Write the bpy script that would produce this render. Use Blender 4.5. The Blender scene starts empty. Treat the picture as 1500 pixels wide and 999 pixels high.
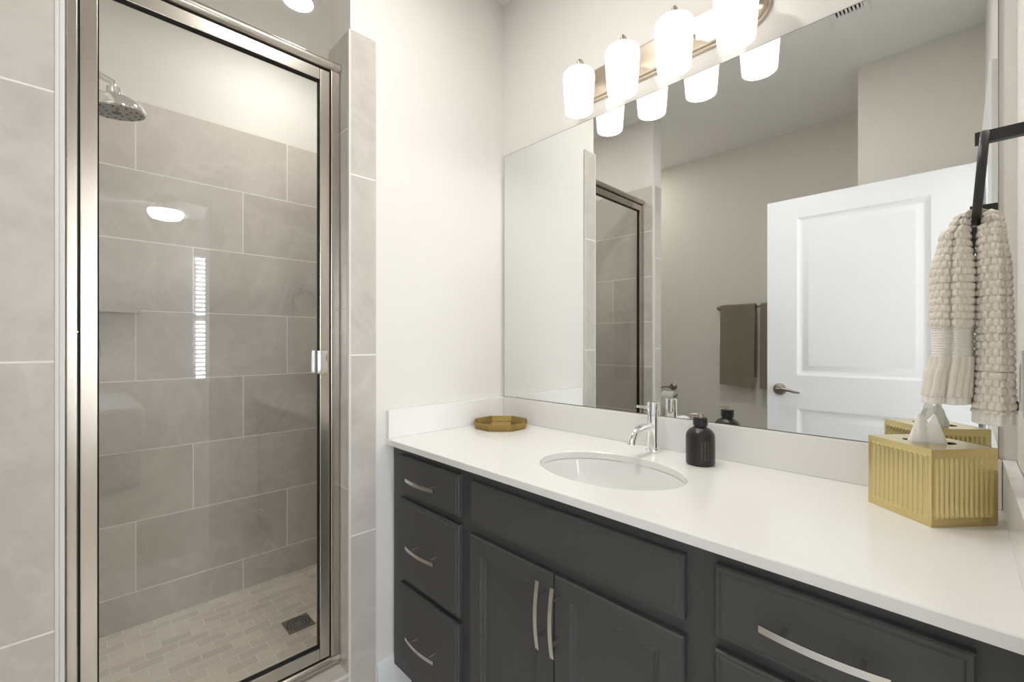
import bpy, bmesh, math, random
from mathutils import Vector, Matrix
random.seed(7)
S = bpy.context.scene
COL = S.collection
PI = math.pi

# ------------------------------------------------------------------ camera, world, lights, exposure
cam_d = bpy.data.cameras.new('camera')
cam = bpy.data.objects.new('camera', cam_d); COL.objects.link(cam)
CAM = Vector((1.42, -1.344, 1.25))
cam.location = CAM
cam.rotation_euler = Vector((-0.7125, 0.7017, 0)).to_track_quat('-Z', 'Y').to_euler()
cam_d.sensor_width = 36.0
cam_d.lens = 36.0 * 647.0 / 1500.0
cam_d.shift_y = 0.001
cam_d.clip_start = 0.02
S.camera = cam

w = bpy.data.worlds.new('sky'); S.world = w; w.use_nodes = True
bg = w.node_tree.nodes['Background']
bg.inputs[0].default_value = (0.80, 0.90, 1.0, 1); bg.inputs[1].default_value = 3.5

S.view_settings.view_transform = 'Standard'
S.view_settings.look = 'None'
S.view_settings.gamma = 1.0
S.view_settings.use_curve_mapping = False
S.view_settings.exposure = 0.26
S.cycles.max_bounces = 12
S.cycles.diffuse_bounces = 6
S.cycles.glossy_bounces = 8
S.cycles.transparent_max_bounces = 16
S.cycles.use_denoising = True
S.cycles.caustics_reflective = True
S.cycles.caustics_refractive = False
S.cycles.sample_clamp_indirect = 8.0
S.cycles.blur_glossy = 0.3

SHADE_EMIT = 0.86
BULB_WATT = 0.42
CAN_WATT = 4.8
FAN_EMIT = 24.0
DAY_WATT = 205.0

def area_light(name, loc, direction, sx, sy, watt, color):
    d = bpy.data.lights.new(name, 'AREA'); d.shape = 'RECTANGLE'; d.size = sx; d.size_y = sy
    d.energy = watt; d.color = color
    o = bpy.data.objects.new(name, d); COL.objects.link(o)
    o.location = loc; o.rotation_euler = Vector(direction).to_track_quat('-Z', 'Y').to_euler()
    return o
# daylight outside the reflected bedroom window, and fill light outside an added unseen one
area_light('daylight_near', (5.22, 0.21, 1.55), (-1, 0, 0), 1.1, 1.6, DAY_WATT, (0.94, 0.97, 1.0))
area_light('window_fill', (5.22, -2.50, 1.55), (-1, 0, 0), 1.6, 1.6, DAY_WATT * 0.3, (0.94, 0.97, 1.0))
def disk_light(name, loc, r, watt, color):
    d = bpy.data.lights.new(name, 'AREA'); d.shape = 'DISK'; d.size = 2 * r; d.energy = watt; d.color = color
    o = bpy.data.objects.new(name, d); COL.objects.link(o); o.location = loc
    return o
ALC_FILL_WATT = 3.3
ROOM_FILL_WATT = 8.0
# recessed shower light, then two added fill lights out of view: alcove and aisle
disk_light('recessed_bulb', (-0.612, -0.654, 2.7355), 0.058, CAN_WATT, (1.0, 0.965, 0.90))
disk_light('alcove_fill', (-0.62, -1.85, 2.7355), 0.058, ALC_FILL_WATT, (1.0, 0.95, 0.87))
disk_light('aisle_fill', (0.62, -0.78, 2.7355), 0.058, ROOM_FILL_WATT, (1.0, 0.965, 0.92))
# the bulbs shine down through the open bottoms of the four vanity shades
for k in range(4): disk_light('vanity_bulb', (0.491 + 0.171 * k, -0.103, 2.0465), 0.041, BULB_WATT, (1.0, 0.975, 0.935))

# ------------------------------------------------------------------ materials
def new_mat(name):
    m = bpy.data.materials.new(name); m.use_nodes = True
    nt = m.node_tree
    return m, nt, nt.nodes['Principled BSDF']

def N(nt, t, **kw):
    n = nt.nodes.new(t)
    for k, v in kw.items(): setattr(n, k, v)
    return n

def math_n(nt, op, a, b=None, c=None):
    n = N(nt, 'ShaderNodeMath', operation=op)
    for i, v in enumerate((a, b, c)):
        if v is None: continue
        if isinstance(v, (int, float)): n.inputs[i].default_value = v
        else: nt.links.new(v, n.inputs[i])
    return n.outputs[0]

def mix_col(nt, f, a, b):
    n = N(nt, 'ShaderNodeMix', data_type='RGBA')
    def put(sock, v):
        if isinstance(v, tuple): sock.default_value = v if len(v) == 4 else v + (1,)
        elif isinstance(v, (int, float)): sock.default_value = v
        else: nt.links.new(v, sock)
    put(n.inputs[0], f); put(n.inputs[6], a); put(n.inputs[7], b)
    return n.outputs[2]

def noise(nt, scale, detail=4, rough=0.55, vec=None, dist=0.0):
    n = N(nt, 'ShaderNodeTexNoise')
    n.inputs['Scale'].default_value = scale; n.inputs['Detail'].default_value = detail
    n.inputs['Roughness'].default_value = rough; n.inputs['Distortion'].default_value = dist
    if vec is None:
        g = N(nt, 'ShaderNodeNewGeometry'); vec = g.outputs['Position']
    nt.links.new(vec, n.inputs['Vector'])
    return n.outputs[0]

def add_bump(nt, b, h, strength, dist):
    n = N(nt, 'ShaderNodeBump'); n.inputs['Strength'].default_value = strength; n.inputs['Distance'].default_value = dist
    nt.links.new(h, n.inputs['Height']); nt.links.new(n.outputs[0], b.inputs['Normal'])

def paint(name, col, rough=0.6, spec=0.35, bump=0.06, bscale=220, var=0.03):
    m, nt, b = new_mat(name)
    f = noise(nt, 2.5, 3)
    c2 = tuple(max(0, c * (1 - var)) for c in col)
    nt.links.new(mix_col(nt, f, col, c2), b.inputs['Base Color'])
    b.inputs['Roughness'].default_value = rough; b.inputs['Specular IOR Level'].default_value = spec
    if bump: add_bump(nt, b, noise(nt, bscale, 2), bump, 0.002)
    return m

def metal(name, col, rough, brushed=None, var=0.0):
    m, nt, b = new_mat(name)
    b.inputs['Metallic'].default_value = 1.0
    b.inputs['Base Color'].default_value = col + (1,)
    b.inputs['Roughness'].default_value = rough
    if brushed:
        g = N(nt, 'ShaderNodeNewGeometry'); mp = N(nt, 'ShaderNodeMapping')
        mp.inputs['Scale'].default_value = brushed
        nt.links.new(g.outputs['Position'], mp.inputs['Vector'])
        f = noise(nt, 1.0, 3, vec=mp.outputs[0])
        nt.links.new(math_n(nt, 'MULTIPLY_ADD', f, 0.06, rough - 0.03), b.inputs['Roughness'])
        c2 = tuple(c * 0.93 for c in col)
        nt.links.new(mix_col(nt, f, col, c2), b.inputs['Base Color'])
    return m

def emit(name, col, strength):
    m, nt, b = new_mat(name)
    b.inputs['Base Color'].default_value = (0.9, 0.9, 0.88, 1)
    b.inputs['Emission Color'].default_value = col + (1,)
    b.inputs['Emission Strength'].default_value = strength
    b.inputs['Roughness'].default_value = 0.25
    return m

def tile_mat(name, au, av, w, h, u0, v0, shift, grout, c1, c2, cg, rough=0.35, vein=1.0, bumpd=0.0015, rnd=0.12, cell=None):
    """stone tiles on the plane (au, av): pitch w x h, each row shifted by `shift` of a tile"""
    m, nt, b = new_mat(name)
    g = N(nt, 'ShaderNodeNewGeometry'); sp = N(nt, 'ShaderNodeSeparateXYZ')
    nt.links.new(g.outputs['Position'], sp.inputs[0])
    U = sp.outputs['XYZ'.index(au)]; V = sp.outputs['XYZ'.index(av)]
    v = math_n(nt, 'DIVIDE', math_n(nt, 'SUBTRACT', V, v0), h)
    row = math_n(nt, 'FLOOR', v)
    r1 = math_n(nt, 'ADD', row, 1.0)
    u = math_n(nt, 'SUBTRACT', math_n(nt, 'DIVIDE', math_n(nt, 'SUBTRACT', U, u0), w), math_n(nt, 'MULTIPLY', r1, shift))
    colm = math_n(nt, 'FLOOR', u)
    fu = math_n(nt, 'SUBTRACT', u, colm); fv = math_n(nt, 'SUBTRACT', v, row)
    du = math_n(nt, 'MULTIPLY', math_n(nt, 'MINIMUM', fu, math_n(nt, 'SUBTRACT', 1.0, fu)), w)
    dv = math_n(nt, 'MULTIPLY', math_n(nt, 'MINIMUM', fv, math_n(nt, 'SUBTRACT', 1.0, fv)), h)
    dmin = math_n(nt, 'MINIMUM', du, dv)
    mask = math_n(nt, 'SMOOTHSTEP', grout * 0.5 - 0.0006, grout * 0.5 + 0.0006, dmin) if False else None
    mr = N(nt, 'ShaderNodeMapRange'); mr.interpolation_type = 'SMOOTHSTEP'
    mr.inputs[1].default_value = grout * 0.5 - 0.0006; mr.inputs[2].default_value = grout * 0.5 + 0.0006
    nt.links.new(dmin, mr.inputs[0]); mask = mr.outputs[0]
    cb = N(nt, 'ShaderNodeCombineXYZ'); nt.links.new(colm, cb.inputs[0]); nt.links.new(row, cb.inputs[1])
    wn = N(nt, 'ShaderNodeTexWhiteNoise'); wn.noise_dimensions = '3D'; nt.links.new(cb.outputs[0], wn.inputs['Vector'])
    # every tile gets its own piece of the stone
    off = N(nt, 'ShaderNodeVectorMath', operation='MULTIPLY_ADD')
    nt.links.new(wn.outputs['Color'], off.inputs[0]); off.inputs[1].default_value = (7, 7, 7); nt.links.new(g.outputs['Position'], off.inputs[2])
    n1 = noise(nt, 3.2, 6, 0.6, off.outputs[0], 0.6)
    n2 = noise(nt, 9.0, 6, 0.7, off.outputs[0], 1.5)
    n3 = noise(nt, 70.0, 3, 0.6, off.outputs[0])
    f = math_n(nt, 'ADD', math_n(nt, 'MULTIPLY', n1, 0.95), math_n(nt, 'MULTIPLY', n2, 0.62))
    f = math_n(nt, 'ADD', f, math_n(nt, 'MULTIPLY', n3, 0.22))
    f = math_n(nt, 'ADD', f, math_n(nt, 'MULTIPLY', wn.outputs['Value'], rnd * 3))
    f = math_n(nt, 'SUBTRACT', f, 0.52 + rnd * 1.5)
    cl = N(nt, 'ShaderNodeClamp'); nt.links.new(f, cl.inputs[0])
    stone = mix_col(nt, cl.outputs[0], c1, c2)
    # thin pale veins
    vn = noise(nt, 2.1, 5, 0.6, off.outputs[0], 1.2)
    vd = math_n(nt, 'ABSOLUTE', math_n(nt, 'SUBTRACT', vn, 0.5))
    vr = N(nt, 'ShaderNodeMapRange'); vr.inputs[1].default_value = 0.0; vr.inputs[2].default_value = 0.06
    vr.inputs[3].default_value = 0.20 * vein; vr.inputs[4].default_value = 0.0
    nt.links.new(vd, vr.inputs[0])
    stone = mix_col(nt, vr.outputs[0], stone, tuple(min(1, c * 1.25) for c in c1))
    nt.links.new(mix_col(nt, mask, cg, stone), b.inputs['Base Color'])
    nt.links.new(math_n(nt, 'MULTIPLY_ADD', mask, rough - 0.85, 0.85), b.inputs['Roughness'])
    b.inputs['Specular IOR Level'].default_value = 0.4
    add_bump(nt, b, math_n(nt, 'ADD', mask, math_n(nt, 'MULTIPLY', n3, 0.12)), 0.5, bumpd)
    return m

M = {}
M['wall'] = paint('warm_white_wall_paint', (0.79, 0.772, 0.742), 0.65)
M['greige'] = paint('greige_wall_paint', (0.76, 0.735, 0.69), 0.65)
M['ceiling'] = paint('ceiling_paint', (0.86, 0.855, 0.84), 0.8, 0.2, 0.12, 60)
M['trim'] = paint('white_trim_paint', (0.83, 0.84, 0.85), 0.35, 0.5, 0.0)
M['door'] = paint('white_door_paint', (0.83, 0.84, 0.86), 0.4, 0.5, 0.03, 150)
M['plate'] = paint('white_plastic', (0.82, 0.81, 0.79), 0.3, 0.5, 0.0)
C1, C2, CG = (0.61, 0.575, 0.53), (0.405, 0.378, 0.343), (0.84, 0.82, 0.78)
TT = 2.285
M['tile_y'] = tile_mat('stone_wall_tile_back', 'Y', 'Z', 0.602, 0.2992, -1.166, 2.282, 1/3, 0.0046, C1, C2, CG)
M['tile_x'] = tile_mat('stone_wall_tile_side', 'X', 'Z', 0.602, 0.2992, -0.50, 2.282, 1/3, 0.0046, C1, C2, CG)
M['pier'] = tile_mat('stone_pier_tile', 'Y', 'Z', 9.0, 0.5985, -5.0, 1.207, 0.0, 0.005, C1, C2, CG, rnd=0.05)
M['reveal'] = tile_mat('stone_reveal_tile', 'X', 'Z', 9.0, 0.5985, -5.0, 1.36, 0.0, 0.0036, C1, C2, CG, rnd=0.05)
M['curb'] = tile_mat('stone_curb_tile', 'Y', 'X', 0.60, 9.0, -1.10, -5.0, 0.0, 0.0036, C1, C2, CG, rnd=0.05)
M['mosaic'] = tile_mat('stone_floor_mosaic', 'Y', 'X', 0.1016, 0.0508, -1.36, -1.05, 0.5, 0.0045, (0.80, 0.74, 0.64), (0.57, 0.52, 0.44), (0.86, 0.83, 0.76), 0.45, 0.4, 0.002, 0.22)
M['floor'] = tile_mat('grey_floor_tile', 'X', 'Y', 0.30, 0.60, 0.1, -0.3, 1/3, 0.004, (0.66, 0.64, 0.61), (0.56, 0.54, 0.51), (0.62, 0.60, 0.57))
M['nickel'] = metal('brushed_nickel', (0.62, 0.575, 0.52), 0.25, (500, 500, 5))
M['nickel_y'] = metal('brushed_nickel_level', (0.62, 0.575, 0.52), 0.25, (500, 5, 500))
M['nickel_h'] = metal('brushed_nickel_along', (0.56, 0.485, 0.40), 0.36, (5, 400, 500))
M['chrome'] = metal('polished_chrome', (0.90, 0.90, 0.90), 0.06)
M['satin'] = metal('satin_nickel_pull', (0.70, 0.67, 0.63), 0.26, (300, 300, 300))
M['bronze'] = metal('dark_nickel', (0.30, 0.27, 0.24), 0.3)
M['gold'] = metal('brushed_gold', (0.66, 0.545, 0.265), 0.23)
M['gold_dark'] = metal('antique_brass', (0.33, 0.235, 0.085), 0.38)
M['black_metal'] = paint('matte_black_metal', (0.022, 0.021, 0.020), 0.38, 0.5, 0.0)
M['black_rubber'] = paint('black_gasket', (0.01, 0.01, 0.01), 0.6, 0.3, 0.0)
M['dark'] = paint('dark_void', (0.012, 0.012, 0.012), 0.8, 0.2, 0.0)
M['cabinet'] = paint('charcoal_cabinet_paint', (0.070, 0.070, 0.070), 0.42, 0.35, 0.03, 180, 0.05)
M['kick'] = paint('toe_kick_paint', (0.03, 0.03, 0.03), 0.6, 0.3, 0.0)
M['porcelain'] = paint('white_porcelain', (0.84, 0.84, 0.83), 0.08, 0.6, 0.0)
M['bottle'] = paint('dark_glass_bottle', (0.018, 0.015, 0.013), 0.28, 0.5, 0.0)
M['bottle_cap'] = paint('black_plastic_cap', (0.012, 0.012, 0.012), 0.35, 0.5, 0.0)
M['label'] = paint('grey_print', (0.17, 0.15, 0.13), 0.5, 0.3, 0.0)
M['pump'] = metal('smoky_pump', (0.45, 0.40, 0.33), 0.35)
M['tissue'] = paint('tissue_paper', (0.86, 0.86, 0.85), 0.9, 0.1, 0.08, 90)
M['blind'] = paint('white_blind_slat', (0.85, 0.85, 0.85), 0.5, 0.4, 0.0)
M['carpet'] = paint('beige_carpet', (0.50, 0.46, 0.40), 0.95, 0.1, 0.6, 300, 0.15)
M['bedding'] = paint('white_bedding', (0.78, 0.78, 0.78), 0.9, 0.1, 0.3, 30)
M['headboard'] = paint('grey_upholstery', (0.30, 0.29, 0.28), 0.9, 0.1, 0.3, 200)
M['fan_blade'] = paint('white_fan_blade', (0.80, 0.80, 0.79), 0.4, 0.4, 0.0)
M['shade'] = emit('lit_opal_shade', (1.0, 0.975, 0.935), SHADE_EMIT)
M['can'] = emit('lit_lens', (1.0, 0.95, 0.87), 4.0)
M['fan_light'] = emit('lit_fan_bowl', (1.0, 0.95, 0.88), FAN_EMIT)

def quartz():
    m, nt, b = new_mat('white_quartz')
    g = N(nt, 'ShaderNodeNewGeometry')
    vo = N(nt, 'ShaderNodeTexVoronoi'); vo.inputs['Scale'].default_value = 90
    nt.links.new(g.outputs['Position'], vo.inputs['Vector'])
    mr = N(nt, 'ShaderNodeMapRange'); mr.inputs[1].default_value = 0.06; mr.inputs[2].default_value = 0.12
    nt.links.new(vo.outputs['Distance'], mr.inputs[0])
    n = noise(nt, 8, 2)
    mr2 = N(nt, 'ShaderNodeMapRange'); mr2.inputs[1].default_value = 0.55; mr2.inputs[2].default_value = 0.7
    mr2.inputs[3].default_value = 0.0; mr2.inputs[4].default_value = 0.45
    nt.links.new(n, mr2.inputs[0])
    inv = math_n(nt, 'SUBTRACT', 1.0, mr.outputs[0])
    f = math_n(nt, 'MULTIPLY', inv, mr2.outputs[0])
    base = mix_col(nt, noise(nt, 3, 4), (0.86, 0.855, 0.84), (0.82, 0.815, 0.80))
    nt.links.new(mix_col(nt, f, base, (0.48, 0.46, 0.44)), b.inputs['Base Color'])
    b.inputs['Roughness'].default_value = 0.16; b.inputs['Specular IOR Level'].default_value = 0.5
    return m
M['quartz'] = quartz()

def mirror_mat():
    m, nt, b = new_mat('mirror_silver')
    b.inputs['Metallic'].default_value = 1.0; b.inputs['Base Color'].default_value = (0.84, 0.86, 0.85, 1)
    b.inputs['Roughness'].default_value = 0.0
    return m
M['mirror'] = mirror_mat()

def glass_mat():
    m = bpy.data.materials.new('clear_shower_glass'); m.use_nodes = True
    nt = m.node_tree; nt.nodes.clear()
    out = N(nt, 'ShaderNodeOutputMaterial'); mx = N(nt, 'ShaderNodeMixShader')
    tr = N(nt, 'ShaderNodeBsdfTransparent'); tr.inputs[0].default_value = (0.985, 0.99, 0.985, 1)
    gl = N(nt, 'ShaderNodeBsdfGlossy'); gl.inputs['Roughness'].default_value = 0.0; gl.inputs[0].default_value = (1, 1, 1, 1)
    fr = N(nt, 'ShaderNodeFresnel'); fr.inputs[0].default_value = 1.52
    # the pane is not refracted, so its back face takes the inverse index
    g = N(nt, 'ShaderNodeNewGeometry')
    nt.links.new(math_n(nt, 'MULTIPLY_ADD', g.outputs['Backfacing'], 1 / 1.52 - 1.52, 1.52), fr.inputs[0])
    nt.links.new(fr.outputs[0], mx.inputs[0]); nt.links.new(tr.outputs[0], mx.inputs[1]); nt.links.new(gl.outputs[0], mx.inputs[2])
    nt.links.new(mx.outputs[0], out.inputs[0])
    return m
M['glass'] = glass_mat()

def cloth(name, col, scale=500, bump=0.4):
    m, nt, b = new_mat(name)
    f = noise(nt, scale, 2)
    c2 = tuple(c * 0.78 for c in col)
    nt.links.new(mix_col(nt, f, col, c2), b.inputs['Base Color'])
    b.inputs['Roughness'].default_value = 0.95; b.inputs['Specular IOR Level'].default_value = 0.1
    b.inputs['Sheen Weight'].default_value = 0.25
    add_bump(nt, b, f, bump, 0.002)
    return m
M['knit'] = cloth('cream_cotton', (0.87, 0.81, 0.715))
M['band'] = cloth('cream_woven_band', (0.88, 0.85, 0.79), 300)
M['taupe'] = cloth('taupe_terry', (0.50, 0.44, 0.36), 260, 0.7)
M['taupe_band'] = cloth('taupe_woven_band', (0.48, 0.425, 0.345), 120, 0.2)

# ------------------------------------------------------------------ mesh helpers
def box(bm, x0, x1, y0, y1, z0, z1, bev=0.0, seg=2):
    t = bmesh.new()
    bmesh.ops.create_cube(t, size=1.0)
    for v in t.verts:
        v.co = Vector(((x0 + x1) / 2 + v.co.x * (x1 - x0), (y0 + y1) / 2 + v.co.y * (y1 - y0), (z0 + z1) / 2 + v.co.z * (z1 - z0)))
    if bev: bmesh.ops.bevel(t, geom=list(t.edges), offset=bev, segments=seg, affect='EDGES', profile=0.5)
    merge(bm, t)

def merge(bm, t, mat=None):
    if mat is not None: bmesh.ops.transform(t, matrix=mat, verts=list(t.verts))
    mp = {}
    for v in t.verts: mp[v] = bm.verts.new(v.co)
    for f in t.faces:
        try: bm.faces.new([mp[v] for v in f.verts])
        except ValueError: pass
    t.free()

def frame_at(p, d):
    d = d.normalized()
    a = Vector((0, 0, 1)) if abs(d.z) < 0.9 else Vector((1, 0, 0))
    x = a.cross(d).normalized(); y = d.cross(x)
    return x, y

def tube(bm, pts, r, n=14, sec=None, up=None, caps=True):
    """sweep a circle (or a section of (a,b) points) along pts; r may be a list"""
    pts = [Vector(p) for p in pts]
    rings = []
    px = None
    for i, p in enumerate(pts):
        d = (pts[min(i + 1, len(pts) - 1)] - pts[max(i - 1, 0)]).normalized()
        if px is None:
            if up is not None:
                px = Vector(up); px = (px - d * px.dot(d)).normalized()
            else: px, _ = frame_at(p, d)
        else: px = (px - d * px.dot(d)).normalized()
        py = d.cross(px)
        rr = r[i] if isinstance(r, (list, tuple)) else r
        ring = []
        if sec is None:
            for k in range(n):
                a = 2 * PI * k / n
                ring.append(bm.verts.new(p + px * math.cos(a) * rr + py * math.sin(a) * rr))
        else:
            for a, b in sec: ring.append(bm.verts.new(p + px * a + py * b))
        rings.append(ring)
    m = len(rings[0])
    for i in range(len(rings) - 1):
        for k in range(m):
            bm.faces.new([rings[i][k], rings[i][(k + 1) % m], rings[i + 1][(k + 1) % m], rings[i + 1][k]])
    if caps:
        bm.faces.new(rings[0][::-1]); bm.faces.new(rings[-1])

def lathe(bm, prof, c, n=40, axis=(0, 0, 1), close=False):
    """spin (r, h) profile about the axis through c"""
    ax = Vector(axis).normalized(); x, y = frame_at(Vector(c), ax); c = Vector(c)
    rings = []
    for r, h in prof:
        if r < 1e-6: rings.append([bm.verts.new(c + ax * h)])
        else: rings.append([bm.verts.new(c + ax * h + x * math.cos(2 * PI * k / n) * r + y * math.sin(2 * PI * k / n) * r) for k in range(n)])
    for a, b in zip(rings, rings[1:]):
        for k in range(n):
            k2 = (k + 1) % n
            if len(a) == 1 and len(b) == 1: continue
            if len(a) == 1: bm.faces.new([a[0], b[k2], b[k]][::-1])
            elif len(b) == 1: bm.faces.new([a[k], a[k2], b[0]])
            else: bm.faces.new([a[k], a[k2], b[k2], b[k]])

def prism(bm, poly, z0, z1, bev=0.0):
    t = bmesh.new()
    lo = [t.verts.new((x, y, z0)) for x, y in poly]; hi = [t.verts.new((x, y, z1)) for x, y in poly]
    n = len(poly)
    t.faces.new(lo[::-1]); t.faces.new(hi)
    for k in range(n): t.faces.new([lo[k], lo[(k + 1) % n], hi[(k + 1) % n], hi[k]])
    bmesh.ops.recalc_face_normals(t, faces=list(t.faces))
    if bev: bmesh.ops.bevel(t, geom=list(t.edges), offset=bev, segments=2, affect='EDGES', profile=0.5)
    merge(bm, t)

def rings_front(bm, x0, x1, z0, z1, yb, rings, sgn=-1):
    """a board in the XZ plane: back at yb, front relief given by nested (inset, depth) rectangles, facing sgn*Y"""
    def rect(i, d):
        y = yb + sgn * d
        return [bm.verts.new(p) for p in ((x0 + i, y, z0 + i), (x1 - i, y, z0 + i), (x1 - i, y, z1 - i), (x0 + i, y, z1 - i))]
    R = [rect(0, 0)] + [rect(i, d) for i, d in rings]
    for a, b in zip(R, R[1:]):
        for k in range(4): bm.faces.new([a[k], a[(k + 1) % 4], b[(k + 1) % 4], b[k]])
    bm.faces.new(R[-1]); bm.faces.new(R[0][::-1])

ROOT = {}
def obj(name, bm, mat, parent=None, smooth=40, kind=None, normals=True, weighted=True):
    if callable(bm):
        b2 = bmesh.new(); bm(b2); bm = b2
    if normals: bmesh.ops.recalc_face_normals(bm, faces=list(bm.faces))
    me = bpy.data.meshes.new(name); bm.to_mesh(me); bm.free()
    o = bpy.data.objects.new(name, me); COL.objects.link(o)
    me.materials.append(M[mat] if isinstance(mat, str) else mat)
    if smooth:
        for p in me.polygons: p.use_smooth = True
        me.set_sharp_from_angle(angle=math.radians(smooth))
        wn_ = weighted and o.modifiers.new('weighted_normal', 'WEIGHTED_NORMAL')
        if wn_: wn_.keep_sharp = True; wn_.weight = 90
    if parent is not None:
        o.parent = parent
        org = ROOT.get(parent.name, Vector((0, 0, 0)))
        me.transform(Matrix.Translation(-org)); ROOT[o.name] = org
    else:
        # origin at the base of the mesh
        xs = [v.co for v in me.vertices]
        lo = Vector((min(c.x for c in xs), min(c.y for c in xs), min(c.z for c in xs)))
        hi = Vector((max(c.x for c in xs), max(c.y for c in xs), max(c.z for c in xs)))
        org = Vector(((lo.x + hi.x) / 2, (lo.y + hi.y) / 2, lo.z))
        me.transform(Matrix.Translation(-org)); o.location = org; ROOT[o.name] = org
    if kind: o['kind'] = kind
    return o

def thing(name, loc, label, cat, group=None, kind=None):
    o = bpy.data.objects.new(name, None); COL.objects.link(o)
    o.location = loc; o.empty_display_size = 0.05; ROOT[o.name] = Vector(loc)
    if label: o['label'] = label
    if cat: o['category'] = cat
    if group: o['group'] = group
    if kind: o['kind'] = kind
    return o
def tag(o, label, cat, group=None, kind=None):
    o['label'] = label; o['category'] = cat
    if group: o['group'] = group
    if kind: o['kind'] = kind
    return o
def bx(*a, **k): return lambda bm: box(bm, *a, **k)
def boxes(*lst):
    def f(bm):
        for a in lst: box(bm, *a)
    return f
def struct(name, bm, mat, label, cat, parent=None, smooth=30):
    o = obj(name, bm, mat, parent, smooth, 'structure' if parent is None else None)
    if parent is None: tag(o, label, cat, None, 'structure')
    return o

# ------------------------------------------------------------------ the shell
W, CH = 1.50, 2.74
DN, DF, DT = -0.78, -1.56, 2.05        # doorway: near jamb, far jamb, head
CZ = 0.911                             # counter top
struct('floor', boxes((-0.0, 1.62, -2.40, 0.0, -0.06, 0.0), (-1.05, 0.0, -2.40, -1.48, -0.06, 0.0)), 'floor', 'grey tile floor of the bathroom', 'floor')
struct('ceiling', bx(-1.17, 1.62, -2.40, 0.12, CH, CH + 0.06), 'ceiling', 'flat white bathroom ceiling', 'ceiling')
struct('wall_back', bx(-1.17, 1.62, 0.0, 0.12, -0.06, CH), 'wall', 'warm white wall carrying the mirror and vanity light', 'wall')
struct('wall_left', bx(-0.15, 0.0, -0.698, 0.0, 0.0, CH), 'wall', 'white wall between shower door and vanity corner', 'wall')
struct('wall_shower_side', bx(-1.05, 0.0, -1.48, -1.372, 0.0, CH), 'wall', 'short wall end left of the shower door', 'wall')
struct('wall_shower_back', bx(-1.17, -1.05, -2.40, 0.0, -0.06, CH), 'wall', 'painted wall above the tiles behind the shower glass', 'wall')
struct('wall_alcove', bx(-1.05, 1.62, -2.40, -2.28, 0.0, CH), 'greige', 'greige wall with the towel bar seen in the mirror', 'wall')
struct('wall_closet', bx(1.03, 1.5, -2.28, -1.685, 0.0, CH), 'greige', 'pale beige wall above the open door in the mirror', 'wall')
struct('wall_right', boxes((W, 1.62, DN, 0.0, 0.0, CH), (W, 1.62, -2.28, DF, 0.0, CH), (W, 1.62, DF, DN, DT, CH)), 'wall', 'white wall with the doorway at the right edge', 'wall')
# tile facings
struct('wall_shower_tile_back', bx(-1.05, -1.042, -1.364, -0.008, 0.0, TT), 'tile_y', 'grey stone tiles on the back wall of the shower', 'wall tiles')
struct('wall_shower_tile_left', bx(-1.042, -0.004, -1.372, -1.364, 0.0, TT), 'tile_x', 'grey stone tiles behind the shower head', 'wall tiles')
struct('wall_shower_tile_right', bx(-1.042, -0.15, -0.008, 0.0, 0.0, TT), 'tile_x', 'grey stone tiles on the drain side of the shower', 'wall tiles')
struct('wall_shower_tile_inner', bx(-0.158, -0.15, -0.698, -0.008, 0.0, TT), 'pier', 'stone tiles inside the shower beside the door', 'wall tiles')
struct('wall_pier_tile_right', bx(0.0, 0.008, -0.700, -0.612, 0.0, TT - 0.004), 'pier', 'vertical strip of stone tiles right of the shower door', 'wall tiles')
struct('wall_pier_reveal_right', bx(-0.158, 0.0, -0.706, -0.698, 0.0, TT - 0.004), 'reveal', 'tiled reveal beside the shower door latch', 'wall tiles')
struct('wall_pier_tile_left', bx(0.0, 0.008, -1.466, -1.380, 0.0, TT - 0.004), 'pier', 'wide pale stone tiles left of the shower door', 'wall tiles')
M['edge'] = paint('pale_edge_trim', (0.72, 0.71, 0.69), 0.45, 0.4, 0.0)
struct('trim_1', boxes((-0.002, 0.0095, -0.707, -0.700, 0.0, TT - 0.003, 0.001), (0.0, 0.0085, -0.612, -0.607, 0.0, TT - 0.003, 0.001), (0.0, 0.0085, -0.7, -0.612, TT - 0.004, TT + 0.001)), 'edge', 'pale edge trim round the right tile strip', 'trim')
struct('trim_2', boxes((-0.004, 0.0095, -1.380, -1.3725, 0.0, TT, 0.0015), (-0.004, 0.008, -1.3725, -1.364, 0.0, TT, 0.0015)), 'edge', 'white edge trim between left tiles and door jamb', 'trim')
# curb and shower floor
struct('floor_shower', bx(-1.042, -0.15, -1.364, -0.008, 0.0, 0.042), 'mosaic', 'small beige brick mosaic on the shower floor', 'floor')
struct('trim_curb', bx(-0.15, 0.008, -1.364, -0.706, 0.0, 0.158, 0.002), 'curb', 'tiled curb under the shower door', 'curb')
struct('trim_curb_edge', bx(0.002, 0.0105, -1.364, -0.706, 0.151, 0.1595, 0.001), 'edge', 'pale trim along the front of the curb', 'trim')

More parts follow.
